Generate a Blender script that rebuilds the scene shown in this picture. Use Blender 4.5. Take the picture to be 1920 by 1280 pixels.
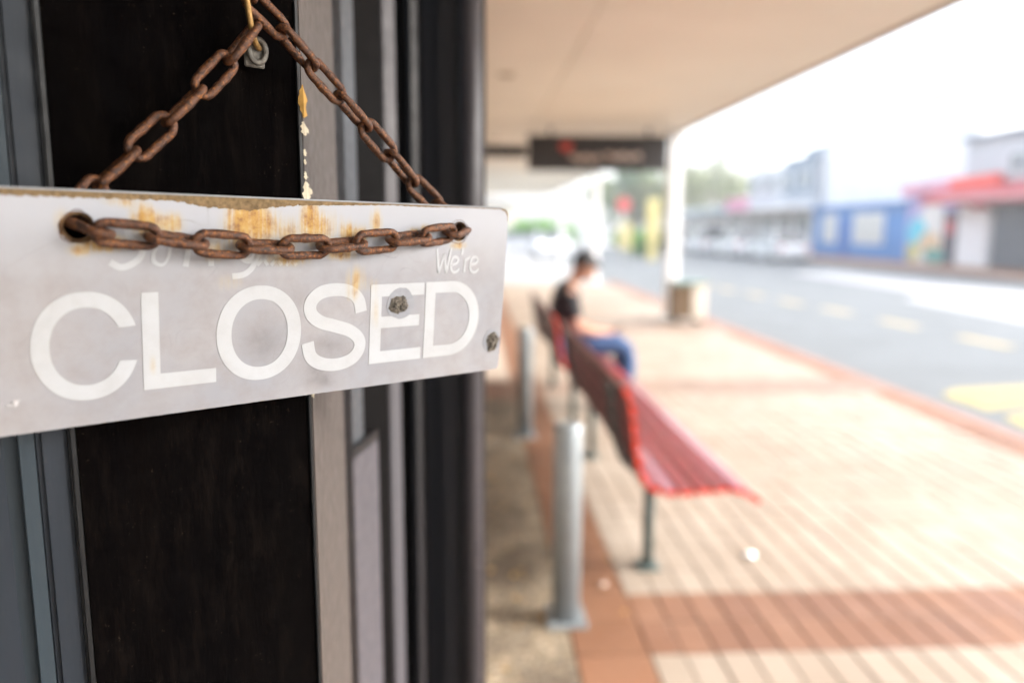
import bpy, bmesh, math, random
import numpy as np
from mathutils import Vector, Matrix, Euler
random.seed(7)
R = math.radians
for o in list(bpy.data.objects): bpy.data.objects.remove(o)
SC = bpy.context.scene
COL = SC.collection

# ------------------------------------------------------------------ camera
F = 1400.0                      # focal length in pixels of a 1920 wide picture
PITCH = math.atan(210 / F); HEAD = R(2.86); ROLL = R(0.25); EYE = 1.45
FWD = Vector((math.sin(HEAD), math.cos(HEAD), 0)); RGT = Vector((math.cos(HEAD), -math.sin(HEAD), 0))
CZ = (FWD * math.cos(PITCH) - Vector((0, 0, 1)) * math.sin(PITCH)).normalized()
CX0 = RGT.copy(); CY0 = CZ.cross(CX0) * -1     # CY0 points up
CY0 = CX0.cross(CZ)
CX = CX0 * math.cos(ROLL) - CY0 * math.sin(ROLL) * -1
CX = (CX0 * math.cos(ROLL) + CY0 * math.sin(ROLL)).normalized()
CY = (CY0 * math.cos(ROLL) - CX0 * math.sin(ROLL)).normalized()
CAM = Vector((0, 0, EYE))
cam = bpy.data.cameras.new('camera'); co = bpy.data.objects.new('camera', cam); COL.objects.link(co)
M = Matrix((CX, CY, -CZ)).transposed().to_4x4(); M.translation = CAM
co.matrix_world = M
cam.sensor_width = 36; cam.lens = 36 * F / 1920; cam.clip_start = 0.02; cam.clip_end = 2000
cam.dof.use_dof = True; cam.dof.focus_distance = 0.585; cam.dof.aperture_fstop = 2.1
cam.dof.aperture_blades = 0
SC.camera = co

# ------------------------------------------------------------------ world, sun, exposure
SUN_EL, SUN_AZ = R(36), R(100)       # azimuth clockwise from the street direction
w = bpy.data.worlds.new('World'); SC.world = w; w.use_nodes = True
nt = w.node_tree; nt.nodes.clear()
sky = nt.nodes.new('ShaderNodeTexSky'); sky.sky_type = 'NISHITA'; sky.sun_disc = False
sky.sun_elevation = SUN_EL; sky.sun_rotation = SUN_AZ; sky.air_density = 1.0; sky.dust_density = 4.0; sky.ozone_density = 1.0
hs = nt.nodes.new('ShaderNodeHueSaturation'); hs.inputs['Saturation'].default_value = 0.5
hs.inputs['Value'].default_value = 1.0
bg = nt.nodes.new('ShaderNodeBackground'); bg.inputs['Strength'].default_value = 0.15
ow = nt.nodes.new('ShaderNodeOutputWorld')
nt.links.new(sky.outputs[0], hs.inputs['Color']); nt.links.new(hs.outputs[0], bg.inputs[0]); nt.links.new(bg.outputs[0], ow.inputs[0])
sl = bpy.data.lights.new('sun', 'SUN'); sl.energy = 1.15; sl.angle = R(35); sl.color = (1, .97, .93)
so = bpy.data.objects.new('sun', sl); COL.objects.link(so)
sd = Vector((math.sin(SUN_AZ) * math.cos(SUN_EL), math.cos(SUN_AZ) * math.cos(SUN_EL), math.sin(SUN_EL)))
so.rotation_euler = sd.to_track_quat('Z', 'Y').to_euler(); so.location = (0, 0, 30)
SC.view_settings.view_transform = 'Standard'; SC.view_settings.look = 'None'
SC.view_settings.exposure = 2.45; SC.view_settings.gamma = 1; SC.view_settings.use_curve_mapping = False
SC.cycles.use_denoising = True
SC.cycles.max_bounces = 8; SC.cycles.diffuse_bounces = 5; SC.cycles.glossy_bounces = 3; SC.cycles.caustics_reflective = False

# ------------------------------------------------------------------ where a pixel of the photograph lies in the place
def ray(px, py):
    return CX * ((px - 960) / F) - CY * ((py - 640) / F) + CZ
def on_z(px, py, z=0.0):
    r = ray(px, py); return CAM + r * ((z - CAM.z) / r.z)
def at_y(px, py, y):
    r = ray(px, py); return CAM + r * (y / r.y)
def at_x(px, py, x):
    r = ray(px, py); return CAM + r * (x / r.x)
def plan(px, d):                # plan point under column px (middle row) at distance d ahead
    r = ray(px, 640); h = Vector((r.x, r.y)); k = d / (r.x * FWD.x + r.y * FWD.y)
    return h * k

# ------------------------------------------------------------------ materials
def principled(name):
    m = bpy.data.materials.new(name); m.use_nodes = True
    return m, m.node_tree, m.node_tree.nodes['Principled BSDF']
def N(nt, t, **kw):
    n = nt.nodes.new(t)
    for k, v in kw.items(): setattr(n, k, v)
    return n
def tex(nt, kind='Object', scale=(1, 1, 1), src=None):
    mp = N(nt, 'ShaderNodeMapping'); mp.inputs['Scale'].default_value = scale
    if src is None:
        tc = N(nt, 'ShaderNodeTexCoord'); nt.links.new(tc.outputs[kind], mp.inputs[0])
    else: nt.links.new(src, mp.inputs[0])
    return mp.outputs[0]
def noise(nt, vec, scale, detail=4, rough=.55):
    n = N(nt, 'ShaderNodeTexNoise'); n.inputs['Scale'].default_value = scale; n.inputs['Detail'].default_value = detail
    n.inputs['Roughness'].default_value = rough; nt.links.new(vec, n.inputs['Vector']); return n.outputs['Fac']
def ramp(nt, fac, stops):
    r = N(nt, 'ShaderNodeValToRGB'); nt.links.new(fac, r.inputs[0])
    e = r.color_ramp.elements
    while len(e) < len(stops): e.new(.5)
    for i, (p, c) in enumerate(stops):
        e[i].position = p; e[i].color = (c, c, c, 1) if isinstance(c, (int, float)) else (*c, 1)
    return r.outputs[0]
def mix(nt, fac, a, b, mode='MIX'):
    m = N(nt, 'ShaderNodeMix', data_type='RGBA', blend_type=mode)
    if isinstance(fac, (int, float)): m.inputs[0].default_value = fac
    else: nt.links.new(fac, m.inputs[0])
    for k, v in ((6, a), (7, b)):
        if isinstance(v, tuple): m.inputs[k].default_value = (*v, 1)
        else: nt.links.new(v, m.inputs[k])
    return m.outputs[2]
def math_(nt, op, a, b=None, clamp=False):
    m = N(nt, 'ShaderNodeMath', operation=op); m.use_clamp = clamp
    for k, v in ((0, a), (1, b)):
        if v is None: continue
        if isinstance(v, (int, float)): m.inputs[k].default_value = v
        else: nt.links.new(v, m.inputs[k])
    return m.outputs[0]
def bump(nt, bs, h, strength=.3, dist=.002):
    b = N(nt, 'ShaderNodeBump'); b.inputs['Strength'].default_value = strength; b.inputs['Distance'].default_value = dist
    nt.links.new(h, b.inputs['Height']); nt.links.new(b.outputs[0], bs.inputs['Normal'])
def rnd(nt, per_island=False):
    if per_island: return N(nt, 'ShaderNodeNewGeometry').outputs['Random Per Island']
    return N(nt, 'ShaderNodeObjectInfo').outputs['Random']
_M = {}
def mat(name, c, rough=.5, metal=0., var=.18, scale=3., bmp=.1, stretch=(1, 1, 1), c2=None, dist=.002, spec=.5, coat=0., random_=0., emit=None):
    if name in _M: return _M[name]
    m, nt, bs = principled(name)
    v = tex(nt, 'Object', stretch); n = noise(nt, v, scale, 5, .6)
    c2 = c2 or tuple(x * (1 - var) for x in c); c1 = tuple(min(1, x * (1 + var * .6)) for x in c)
    col = mix(nt, ramp(nt, n, [(.3, 0.), (.7, 1.)]), c1, c2)
    if random_:
        f = math_(nt, 'ADD', math_(nt, 'MULTIPLY', rnd(nt), random_), 1 - random_ / 2)
        col = mix(nt, 1., col, N_rgb(nt, f), 'MULTIPLY')
    nt.links.new(col, bs.inputs['Base Color'])
    nt.links.new(ramp(nt, n, [(.2, max(0, rough - .08)), (.8, min(1, rough + .08))]), bs.inputs['Roughness'])
    bs.inputs['Metallic'].default_value = metal; bs.inputs['Specular IOR Level'].default_value = spec
    bs.inputs['Coat Weight'].default_value = coat
    if bmp: bump(nt, bs, noise(nt, v, scale * 9, 4, .6), bmp, dist)
    _M[name] = m; return m
def N_rgb(nt, f):
    c = N(nt, 'ShaderNodeCombineColor')
    for i in range(3): nt.links.new(f, c.inputs[i])
    return c.outputs[0]

# rust, for chain and hook
def rust_material():
    m, nt, bs = principled('rusted_iron')
    tc = N(nt, 'ShaderNodeTexCoord'); oi = N(nt, 'ShaderNodeObjectInfo')
    ad = N(nt, 'ShaderNodeVectorMath', operation='ADD'); sc = N(nt, 'ShaderNodeVectorMath', operation='SCALE')
    nt.links.new(oi.outputs['Random'], sc.inputs['Scale']); sc.inputs[0].default_value = (3, 5, 7)
    nt.links.new(tc.outputs['Object'], ad.inputs[0]); nt.links.new(sc.outputs[0], ad.inputs[1])
    v = ad.outputs[0]
    a = noise(nt, v, 170, 6, .7); b = noise(nt, v, 480, 5, .7); c = noise(nt, v, 1500, 3, .6)
    col = mix(nt, ramp(nt, a, [(.38, 0.), (.62, 1.)]), (.052, .021, .012), (.140, .057, .029))
    col = mix(nt, ramp(nt, b, [(.52, 0.), (.64, .85)]), col, (.38, .14, .028))
    col = mix(nt, ramp(nt, noise(nt, v, 260, 5, .65), [(.50, 0.), (.64, .85)]), col, (.020, .013, .012))
    col = mix(nt, ramp(nt, noise(nt, v, 700, 3, .6), [(.62, 0.), (.72, .45)]), col, (.20, .14, .12))
    nt.links.new(col, bs.inputs['Base Color'])
    nt.links.new(ramp(nt, a, [(.35, .28), (.65, .62)]), bs.inputs['Roughness'])
    nt.links.new(ramp(nt, a, [(.36, .55), (.55, .1)]), bs.inputs['Metallic'])
    bump(nt, bs, math_(nt, 'ADD', b, math_(nt, 'MULTIPLY', c, .5)), .8, .0009)
    return m
RUST = rust_material()

# ------------------------------------------------------------------ object helpers
def link(o, parent=None):
    COL.objects.link(o)
    if parent is not None: o.parent = parent
    return o
def thing(name, label, cat, loc=(0, 0, 0), rotz=0, group=None):
    o = bpy.data.objects.new(name, None); COL.objects.link(o); o.location = loc; o.rotation_euler = (0, 0, rotz)
    o.empty_display_size = .1; o['label'] = label; o['category'] = cat
    if group: o['group'] = group
    return o
def tag(o, label, cat, group=None):
    o['label'] = label; o['category'] = cat
    if group: o['group'] = group
    return o
def obj(name, bm, m, parent=None, smooth=False, kind=None, label=None):
    me = bpy.data.meshes.new(name)
    if isinstance(bm, bpy.types.Mesh): me = bm
    else:
        bmesh.ops.recalc_face_normals(bm, faces=bm.faces[:]); bm.to_mesh(me); bm.free()
    if smooth:
        for p in me.polygons: p.use_smooth = True
    if m is not None and not me.materials: me.materials.append(m)
    o = bpy.data.objects.new(name, me); link(o, parent)
    if kind: o['kind'] = kind
    if label: o['label'] = label
    return o
def box(bm, x0, x1, y0, y1, z0, z1, bev=0.):
    v = [bm.verts.new((x, y, z)) for z in (z0, z1) for y in (y0, y1) for x in (x0, x1)]
    fs = [(0, 2, 3, 1), (4, 5, 7, 6), (0, 1, 5, 4), (2, 6, 7, 3), (0, 4, 6, 2), (1, 3, 7, 5)]
    f = [bm.faces.new([v[i] for i in q]) for q in fs]
    if bev:
        es = list({e for q in f for e in q.edges})
        bmesh.ops.bevel(bm, geom=es, offset=bev, segments=1, affect='EDGES')
def B(name, x0, x1, y0, y1, z0, z1, m, parent=None, bev=0., **k):
    bm = bmesh.new(); box(bm, x0, x1, y0, y1, z0, z1, bev); return obj(name, bm, m, parent, **k)
def prism(poly, z0, z1, bev=0., seg=1):
    bm = bmesh.new()
    lo = [bm.verts.new((p[0], p[1], z0)) for p in poly]; hi = [bm.verts.new((p[0], p[1], z1)) for p in poly]
    n = len(poly)
    bm.faces.new(lo[::-1]); bm.faces.new(hi)
    vert = []
    for i in range(n):
        bm.faces.new((lo[i], lo[(i + 1) % n], hi[(i + 1) % n], hi[i]))
    if bev:
        es = [e for e in bm.edges if abs(e.verts[0].co.z - e.verts[1].co.z) > .01 and (e.verts[0].co - e.verts[1].co).xy.length < 1e-6]
        bmesh.ops.bevel(bm, geom=es, offset=bev, segments=seg, affect='EDGES')
    return bm
def cyl(bm, x, y, z0, z1, r0, r1=None, n=20, caps=True):
    r1 = r0 if r1 is None else r1
    a = [bm.verts.new((x + r0 * math.cos(2 * math.pi * i / n), y + r0 * math.sin(2 * math.pi * i / n), z0)) for i in range(n)]
    b = [bm.verts.new((x + r1 * math.cos(2 * math.pi * i / n), y + r1 * math.sin(2 * math.pi * i / n), z1)) for i in range(n)]
    for i in range(n): bm.faces.new((a[i], a[(i + 1) % n], b[(i + 1) % n], b[i]))
    if caps: bm.faces.new(a[::-1]); bm.faces.new(b)
def lathe(bm, x, y, prof, n=24):
    rings = [[bm.verts.new((x + r * math.cos(2 * math.pi * i / n), y + r * math.sin(2 * math.pi * i / n), z)) for i in range(n)] for r, z in prof]
    for a, b in zip(rings, rings[1:]):
        for i in range(n): bm.faces.new((a[i], a[(i + 1) % n], b[(i + 1) % n], b[i]))
    bm.faces.new(rings[0][::-1]); bm.faces.new(rings[-1])
def tube(bm, pts, rad, n=8, closed=False, caps=True):
    pts = [Vector(p) for p in pts]; rads = rad if isinstance(rad, (list, tuple)) else [rad] * len(pts)
    rings = []; up = None
    for i, p in enumerate(pts):
        if closed: t = pts[(i + 1) % len(pts)] - pts[i - 1]
        else: t = pts[min(i + 1, len(pts) - 1)] - pts[max(i - 1, 0)]
        t.normalize()
        if up is None:
            up = Vector((0, 0, 1)) if abs(t.z) < .9 else Vector((1, 0, 0))
        a = (up - t * up.dot(t)).normalized(); b = t.cross(a); up = a
        rings.append([bm.verts.new(p + (a * math.cos(2 * math.pi * k / n) + b * math.sin(2 * math.pi * k / n)) * rads[i]) for k in range(n)])
    m = len(rings)
    for i in range(m if closed else m - 1):
        A, C = rings[i], rings[(i + 1) % m]
        for k in range(n): bm.faces.new((A[k], A[(k + 1) % n], C[(k + 1) % n], C[k]))
    if not closed and caps: bm.faces.new(rings[0][::-1]); bm.faces.new(rings[-1])
def filled(loops, depth, bev=0.):
    """flat shape with holes from closed loops (x, z), thickness depth towards +y; returns a mesh"""
    cu = bpy.data.curves.new('tmp', 'CURVE'); cu.dimensions = '2D'; cu.fill_mode = 'BOTH'; cu.extrude = depth / 2
    if bev: cu.bevel_depth = bev; cu.bevel_resolution = 1; cu.offset = -bev
    for lp in loops:
        s = cu.splines.new('POLY'); s.points.add(len(lp) - 1); s.use_cyclic_u = True
        for q, (x, y) in zip(s.points, lp): q.co = (x, y, 0, 1)
    o = bpy.data.objects.new('tmp', cu); COL.objects.link(o)
    dg = bpy.context.evaluated_depsgraph_get(); dg.update()
    me = bpy.data.meshes.new_from_object(o.evaluated_get(dg))
    bpy.data.objects.remove(o); bpy.data.curves.remove(cu)
    for v in me.vertices:
        x, y, z = v.co; v.co = (x, -z + depth / 2, y)
    me.materials.clear()
    return me
def smooth_path(pts, k=6, closed=False):
    P = [Vector(p) for p in pts]; out = []; n = len(P)
    for i in range(n if closed else n - 1):
        a = P[(i - 1) % n] if closed else P[max(i - 1, 0)]; b = P[i]; c = P[(i + 1) % n]; d = P[(i + 2) % n] if closed else P[min(i + 2, n - 1)]
        for j in range(k):
            t = j / k
            out.append(.5 * ((2 * b) + (c - a) * t + (2 * a - 5 * b + 4 * c - d) * t * t + (-a + 3 * b - 3 * c + d) * t ** 3))
    if not closed: out.append(P[-1])
    return out
def copy_tree(root, loc=None, rotz=None, label=None):
    r = root.copy(); COL.objects.link(r)
    for ch in root.children:
        c = ch.copy(); COL.objects.link(c); c.parent = r; c.matrix_parent_inverse = ch.matrix_parent_inverse
        for g in ch.children:
            d = g.copy(); COL.objects.link(d); d.parent = c
    if loc is not None: r.location = loc
    if rotz is not None: r.rotation_euler = (0, 0, rotz)
    if label: r['label'] = label
    return r

# ------------------------------------------------------------------ materials of the street
M_ROAD = mat('asphalt', (.100, .111, .118), .85, var=.15, scale=1.2, bmp=.3)
M_CONC = mat('light_concrete', (.26, .26, .255), .85, var=.12, scale=2., bmp=.2)
M_GROUND = mat('far_ground', (.22, .22, .2), .9, var=.2, scale=.1, bmp=0)
M_WHITE = mat('white_paint', (.8, .8, .8), .5, var=.05, scale=2)
M_LINE = mat('worn_road_line_white', (.27, .275, .28), .7, var=.12, scale=8)
M_YEL = mat('road_line_yellow', (.27, .225, .09), .7, var=.12, scale=6)
M_YEL2 = mat('road_line_cream', (.34, .27, .13), .7, var=.12, scale=6)
def aggregate():
    m, nt, bs = principled('exposed_aggregate')
    v = tex(nt, 'Object')
    vo = N(nt, 'ShaderNodeTexVoronoi'); vo.inputs['Scale'].default_value = 95; nt.links.new(v, vo.inputs['Vector'])
    sep = N(nt, 'ShaderNodeSeparateColor'); nt.links.new(vo.outputs['Color'], sep.inputs[0])
    c = ramp(nt, sep.outputs[0], [(0, (.10, .08, .06)), (.45, (.21, .17, .12)), (.8, (.34, .26, .16)), (1, (.50, .45, .36))])
    c = mix(nt, ramp(nt, noise(nt, v, 2.6, 4, .6), [(.42, 0.), (.62, .75)]), c, (.065, .048, .034))
    nt.links.new(c, bs.inputs['Base Color']); bs.inputs['Roughness'].default_value = .8
    bump(nt, bs, vo.outputs['Distance'], .5, .004); return m
M_AGG = aggregate()
def paver_mat(name, base, alt, dark, per_island):
    m, nt, bs = principled(name)
    v = tex(nt, 'Object'); g = N(nt, 'ShaderNodeNewGeometry')
    r = rnd(nt, per_island)
    c = mix(nt, r, base, alt)
    pos = tex(nt, src=g.outputs['Position'], scale=(1, 1, 1))
    c = mix(nt, ramp(nt, noise(nt, pos, 1.1, 5, .6), [(.38, 0.), (.68, .7)]), c, dark)
    c = mix(nt, ramp(nt, noise(nt, pos, 60, 3, .6), [(.5, 0.), (.8, .3)]), c, tuple(x * .5 for x in base))
    nt.links.new(c, bs.inputs['Base Color'])
    nt.links.new(ramp(nt, noise(nt, pos, 5, 4), [(.3, .5), (.7, .78)]), bs.inputs['Roughness'])
    bump(nt, bs, noise(nt, pos, 180, 4), .3, .002); return m
PV = {}
for nm, a, b, d in (('cream_paver', (.255, .208, .163), (.315, .262, .212), (.215, .162, .120)),
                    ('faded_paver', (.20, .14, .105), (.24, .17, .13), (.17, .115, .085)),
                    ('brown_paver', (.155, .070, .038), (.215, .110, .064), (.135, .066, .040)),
                    ('terracotta_paver', (.175, .078, .038), (.225, .108, .058), (.14, .068, .038))):
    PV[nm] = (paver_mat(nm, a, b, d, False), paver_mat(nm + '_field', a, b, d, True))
M_STEEL = mat('galvanised_steel', (.30, .34, .365), .42, .45, var=.15, scale=14, bmp=.05)
M_STEELD = mat('green_grey_leg', (.10, .135, .13), .4, .3, var=.2, scale=10)
M_SOFFIT = mat('beige_soffit', (.95, .88, .76), .6, var=.05, scale=.8, bmp=.03)
M_SOFFIT2 = mat('beige_soffit_darker', (.93, .85, .725), .6, var=.05, scale=.8, bmp=.03)
M_FASCIA = mat('fascia_metal', (.42, .36, .31), .5, var=.1)

# ------------------------------------------------------------------ the ground
g = B('ground', -160, 160, -50, 300, -.6, -.30, M_GROUND, kind='structure')
KX = 3.93                                    # kerb line
FARK = 16.6; FACE = 20.6
B('road', KX, FARK, -20, 160, -.29, -.11, M_ROAD, kind='structure')
B('side_road', -60, KX - .002, 20.05, 34, -.29, -.098, M_CONC, kind='structure')
B('far_pavement', FARK, FACE + 10, -20, 160, -.29, .02, mat('far_paving', (.36, .20, .12), .8, var=.2, scale=2), kind='structure')
B('far_side_kerb', FARK - .15, FARK - .002, -20, 160, -.29, .016, M_CONC, kind='structure')
B('forecourt', -60, KX - .002, 34.002, 160, -.29, -.09, mat('forecourt_concrete', (.28, .28, .28), .85), kind='structure')
pav = B('pavement', -1.2, KX - .17, -6, 20, -.29, -.0065, mat('mortar_bed', (.25, .20, .155), .95, var=.2, scale=20, bmp=.3), kind='structure')
kerb = bpy.data.objects.new('kerb', bpy.data.meshes.new('kerb')); COL.objects.link(kerb); kerb['kind'] = 'structure'
bm = bmesh.new()
for i in range(27): box(bm, KX - .165, KX - .003, -6 + i * 1.0 - .0, -6 + i * 1.0 + .992, -.29, .004, .012)
bm.to_mesh(kerb.data); bm.free(); kerb.data.materials.append(mat('kerb_terracotta', (.24, .135, .10), .8, var=.15, scale=8))
# concrete strip next to the shop: its edge is taken from the photograph
e0 = on_z(1134, 1280); e1 = on_z(1083, 833); EX = .5 * (e0.x + e1.x)
b0 = on_z(1261, 1280); b1 = on_z(1165, 1030); BX = .5 * (b0.x + b1.x)
print('edge x', e0, e1, 'brick x', b0, b1)
EX = .34; RX = .60
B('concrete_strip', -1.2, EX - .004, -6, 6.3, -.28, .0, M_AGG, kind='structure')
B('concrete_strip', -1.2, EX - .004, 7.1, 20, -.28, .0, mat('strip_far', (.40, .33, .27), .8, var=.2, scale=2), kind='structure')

# pavers: nearest three hundred one by one, the rest joined
PW, PL, GAP = .118, .215, .004
cells = []
y = -1.93
row = 0
while y < 19.9:
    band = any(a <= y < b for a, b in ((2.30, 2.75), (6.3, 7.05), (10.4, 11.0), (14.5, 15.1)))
    x = RX + (.0)
    while x < KX - .18:
        x1 = min(x + PW, KX - .17)
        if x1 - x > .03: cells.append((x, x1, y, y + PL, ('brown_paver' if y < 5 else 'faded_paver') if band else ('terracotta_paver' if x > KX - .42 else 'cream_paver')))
        x += PW
    y += PL; row += 1
y = -2.0
while y < 19.9:       # the ribbon of terracotta beside the concrete
    cells.append((EX, RX - .0, y, y + .23, 'terracotta_paver')); y += .23
y = 6.3  # paver band across the concrete, building shade put into its darker brown
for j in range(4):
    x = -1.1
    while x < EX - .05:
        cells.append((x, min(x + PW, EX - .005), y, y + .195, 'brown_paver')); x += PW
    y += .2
def project(p):
    d = Vector(p) - CAM; z = d.dot(CZ)
    if z < .05: return None
    return 960 + F * d.dot(CX) / z, 640 - F * d.dot(CY) / z, z
seen, rest = [], []
for c in cells:
    q = project(((c[0] + c[1]) / 2, (c[2] + c[3]) / 2, 0))
    if q and 905 < q[0] < 1925 and 300 < q[1] < 1290: seen.append((q[2], c))
    else: rest.append(c)
seen.sort(key=lambda t: t[0]); near = [c for _, c in seen[:290]]; rest += [c for _, c in seen[290:]]
cache = {}
for c in near:
    w_, l_ = round(c[1] - c[0], 3), round(c[3] - c[2], 3); key = (w_, l_, c[4])
    if key not in cache:
        bm = bmesh.new(); box(bm, -w_ / 2 + GAP / 2, w_ / 2 - GAP / 2, -l_ / 2 + GAP / 2, l_ / 2 - GAP / 2, -.05, 0, .004)
        me = bpy.data.meshes.new('paver'); bmesh.ops.recalc_face_normals(bm, faces=bm.faces[:]); bm.to_mesh(me); bm.free(); me.materials.append(PV[c[4]][0]); cache[key] = me
    o = bpy.data.objects.new('paver', cache[key]); link(o, pav)
    o.location = ((c[0] + c[1]) / 2, (c[2] + c[3]) / 2, .0 + random.uniform(-.002, .002)); o.rotation_euler = (random.gauss(0, .004), random.gauss(0, .004), random.gauss(0, .006))
for kind in PV:
    bm = bmesh.new()
    for c in rest:
        if c[4] != kind: continue
        z = random.uniform(-.002, .002); h = GAP / 2
        box(bm, c[0] + h, c[1] - h, c[2] + h, c[3] - h, -.05, z)
    obj('paver_field', bm, PV[kind][1], pav, kind='stuff')

# road markings, placed where the photograph has them
ZR = -.11
def marking(name, pts, m, z=.004):
    q = [on_z(a, b, ZR) for a, b in pts]; bm = bmesh.new()
    bm.faces.new([bm.verts.new((p.x, p.y, ZR + z)) for p in q]); r = bmesh.ops.extrude_face_region(bm, geom=bm.faces[:])
    bmesh.ops.translate(bm, vec=(0, 0, .003), verts=[v for v in r['geom'] if isinstance(v, bmesh.types.BMVert)])
    return obj(name, bm, m, kind='structure')
for cx, cy in ((1845, 641), (1685, 607), (1568, 583), (1482, 567), (1415, 553), (1362, 543), (1322, 535)):
    p = on_z(cx, cy, ZR); L = .62
    q = on_z(1362, 543, ZR) - on_z(1845, 641, ZR); q.normalize(); s = Vector((q.y, -q.x, 0))
    bm = bmesh.new()
    L = .5
    vs = [p + q * a + s * b for a, b in ((-L, -.1), (L, -.1), (L, .1), (-L, .1))]
    lo = [bm.verts.new((v.x, v.y, ZR + .004)) for v in vs]; hi = [bm.verts.new((v.x, v.y, ZR + .008)) for v in vs]
    bm.faces.new(hi)
    for i in range(4): bm.faces.new((lo[i], lo[(i + 1) % 4], hi[(i + 1) % 4], hi[i]))
    obj('road_marking', bm, M_YEL2, kind='structure')
marking('road_marking', [(1692, 562), (1725, 556), (2100, 612), (2100, 640)], M_LINE)
marking('road_marking', [(1480, 512), (1560, 507), (2050, 560), (2050, 588), (1700, 545)], M_LINE)
marking('road_marking', [(1765, 742), (1790, 730), (2040, 718), (2060, 742), (1850, 770)], M_YEL)
marking('road_marking', [(1880, 782), (1960, 768), (2080, 776), (2050, 822), (1925, 806)], M_YEL)

# ------------------------------------------------------------------ canopy over the pavement
can = thing('canopy', 'flat beige awning roof over the footpath with tan soffit panels', 'awning', (0, 0, 3.02))
CE0 = at_y(1260, 250, 12.2); CEX = 3.36
y = -8.; i = 0
while y < 33:
    for x0, x1 in ((-1.3, .9), (.9, CEX - .06)):
        bm = bmesh.new(); box(bm, x0 + .004, x1 - .004, y + .004, y + 2.396, 0, .03, .004)
        obj('soffit_panel', bm, M_SOFFIT2 if (i * 7 + int(x0 > 0) * 3) % 4 == 0 else M_SOFFIT, can)
    y += 2.4; i += 1
B('roof', -1.3, CEX - .07, -8, 33.4, .033, .30, M_FASCIA, can)
B('fascia', CEX - .055, CEX, -8, 33.4, -.022, .36, M_FASCIA, can)
for py in (12.2, 20.0, 28.):
    pt = thing('canopy_post', {12.2: 'white square canopy post behind the brown litter bin', 20.0: 'white canopy post at the far corner of the footpath', 28.: 'farthest white canopy post past the side road'}[py], 'post', (CEX - .12, py, -.0 if py < 20.1 else -.1), 0, 'white posts holding up the canopy')
    hh = 3.02 if py < 20.1 else 3.12
    sw_ = .09 if py < 13 else .065
    B('shaft', -sw_, sw_, -sw_, sw_, .02, hh - .04, M_WHITE, pt, .012)
    B('base_plate', -.17, .17, -.17, .17, 0, .02, M_STEEL, pt, .004)
    B('cap', -.15, .15, -.15, .15, hh - .04, hh - .002, M_WHITE, pt, .004)
for k, (lx, ly) in enumerate(((.33, 8.0), (.33, 13.5))):
    t = thing('soffit_light', ('round' if k == 0 else 'smaller looking') + ' brass rimmed downlight in the canopy ' + ('nearest the door' if k == 0 else 'closer to the hanging sign'), 'light', (lx, ly, 3.02))
    bm = bmesh.new(); lathe(bm, 0, 0, [(.075, -.012), (.085, -.004), (.085, .0)]); obj('rim', bm, mat('brass_rim', (.5, .38, .2), .4, .6), t, True)
    bm = bmesh.new(); lathe(bm, 0, 0, [(.055, -.02), (.06, -.013), (.06, -.012)]); obj('lens', bm, mat('light_lens', (.5, .44, .33), .3), t, True)

# hanging sign under the canopy
p0 = at_y(990, 265, 11.9); p1 = at_y(1252, 265, 11.9)
hsn = thing('hanging_sign', 'long black sign with a red dot and pale script hung under the canopy', 'sign', (p0.x, 11.9, 2.36))
W_ = p1.x - p0.x
M_BLK = mat('black_sign_paint', (.018, .013, .012), .45)
M_BLK2 = mat('black_bracket', (.012, .012, .013), .5)
B('sign_panel', 0, W_, -.05, .05, 0, .50, M_BLK, hsn, .01)
B('top_rail', -.02, W_ + .02, -.06, .06, .502, .535, M_BLK2, hsn, .004)
for fx in (.16, .86):
    B('hanger', W_ * fx - .02, W_ * fx + .02, -.02, .02, .536, .656, M_BLK2, hsn)
bm = bmesh.new()
ring = [bm.verts.new((W_ * .27 + .10 * math.cos(a * math.pi / 12), -.056, .36 + .075 * math.sin(a * math.pi / 12))) for a in range(24)]
bm.faces.new(ring); obj('emblem', bm, mat('red_print', (.55, .06, .04), .5), hsn)
M_SCR = mat('pale_script_print', (.6, .48, .42), .5)
for k, (a, b) in enumerate(((.30, .52), (.55, .80))):
    bm = bmesh.new(); pts = []
    for j in range(40):
        t = j / 39; pts.append((W_ * (a + (b - a) * t), -.056, .19 + .045 * math.sin(j * 1.25) + .02 * math.sin(j * .4) + (.03 if k else 0)))
    tube(bm, pts, .02, 5); obj('script', bm, M_SCR, hsn)
arm = thing('sign_bracket', 'black flat bar reaching from the shop wall to the hanging sign', 'bracket', (p0.x, 11.9, 2.55))
B('bar', -1.6, -.022, -.03, .03, .01, .19, M_BLK2, arm, .004)

# ------------------------------------------------------------------ the shop wall on the left
A_C = Vector(((145 - 960) / F, -(432 - 640) / F, 1)) * .474          # sign anchor (left hole) in camera axes
Uc = Vector((1655, 180, 1400)).normalized()
Vc = Vector((-591, -6900, 1400)); Vc = (Vc - Uc * Vc.dot(Uc)).normalized()
def c2w(v): return CX * v.x + CY * v.y + CZ * v.z
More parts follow.
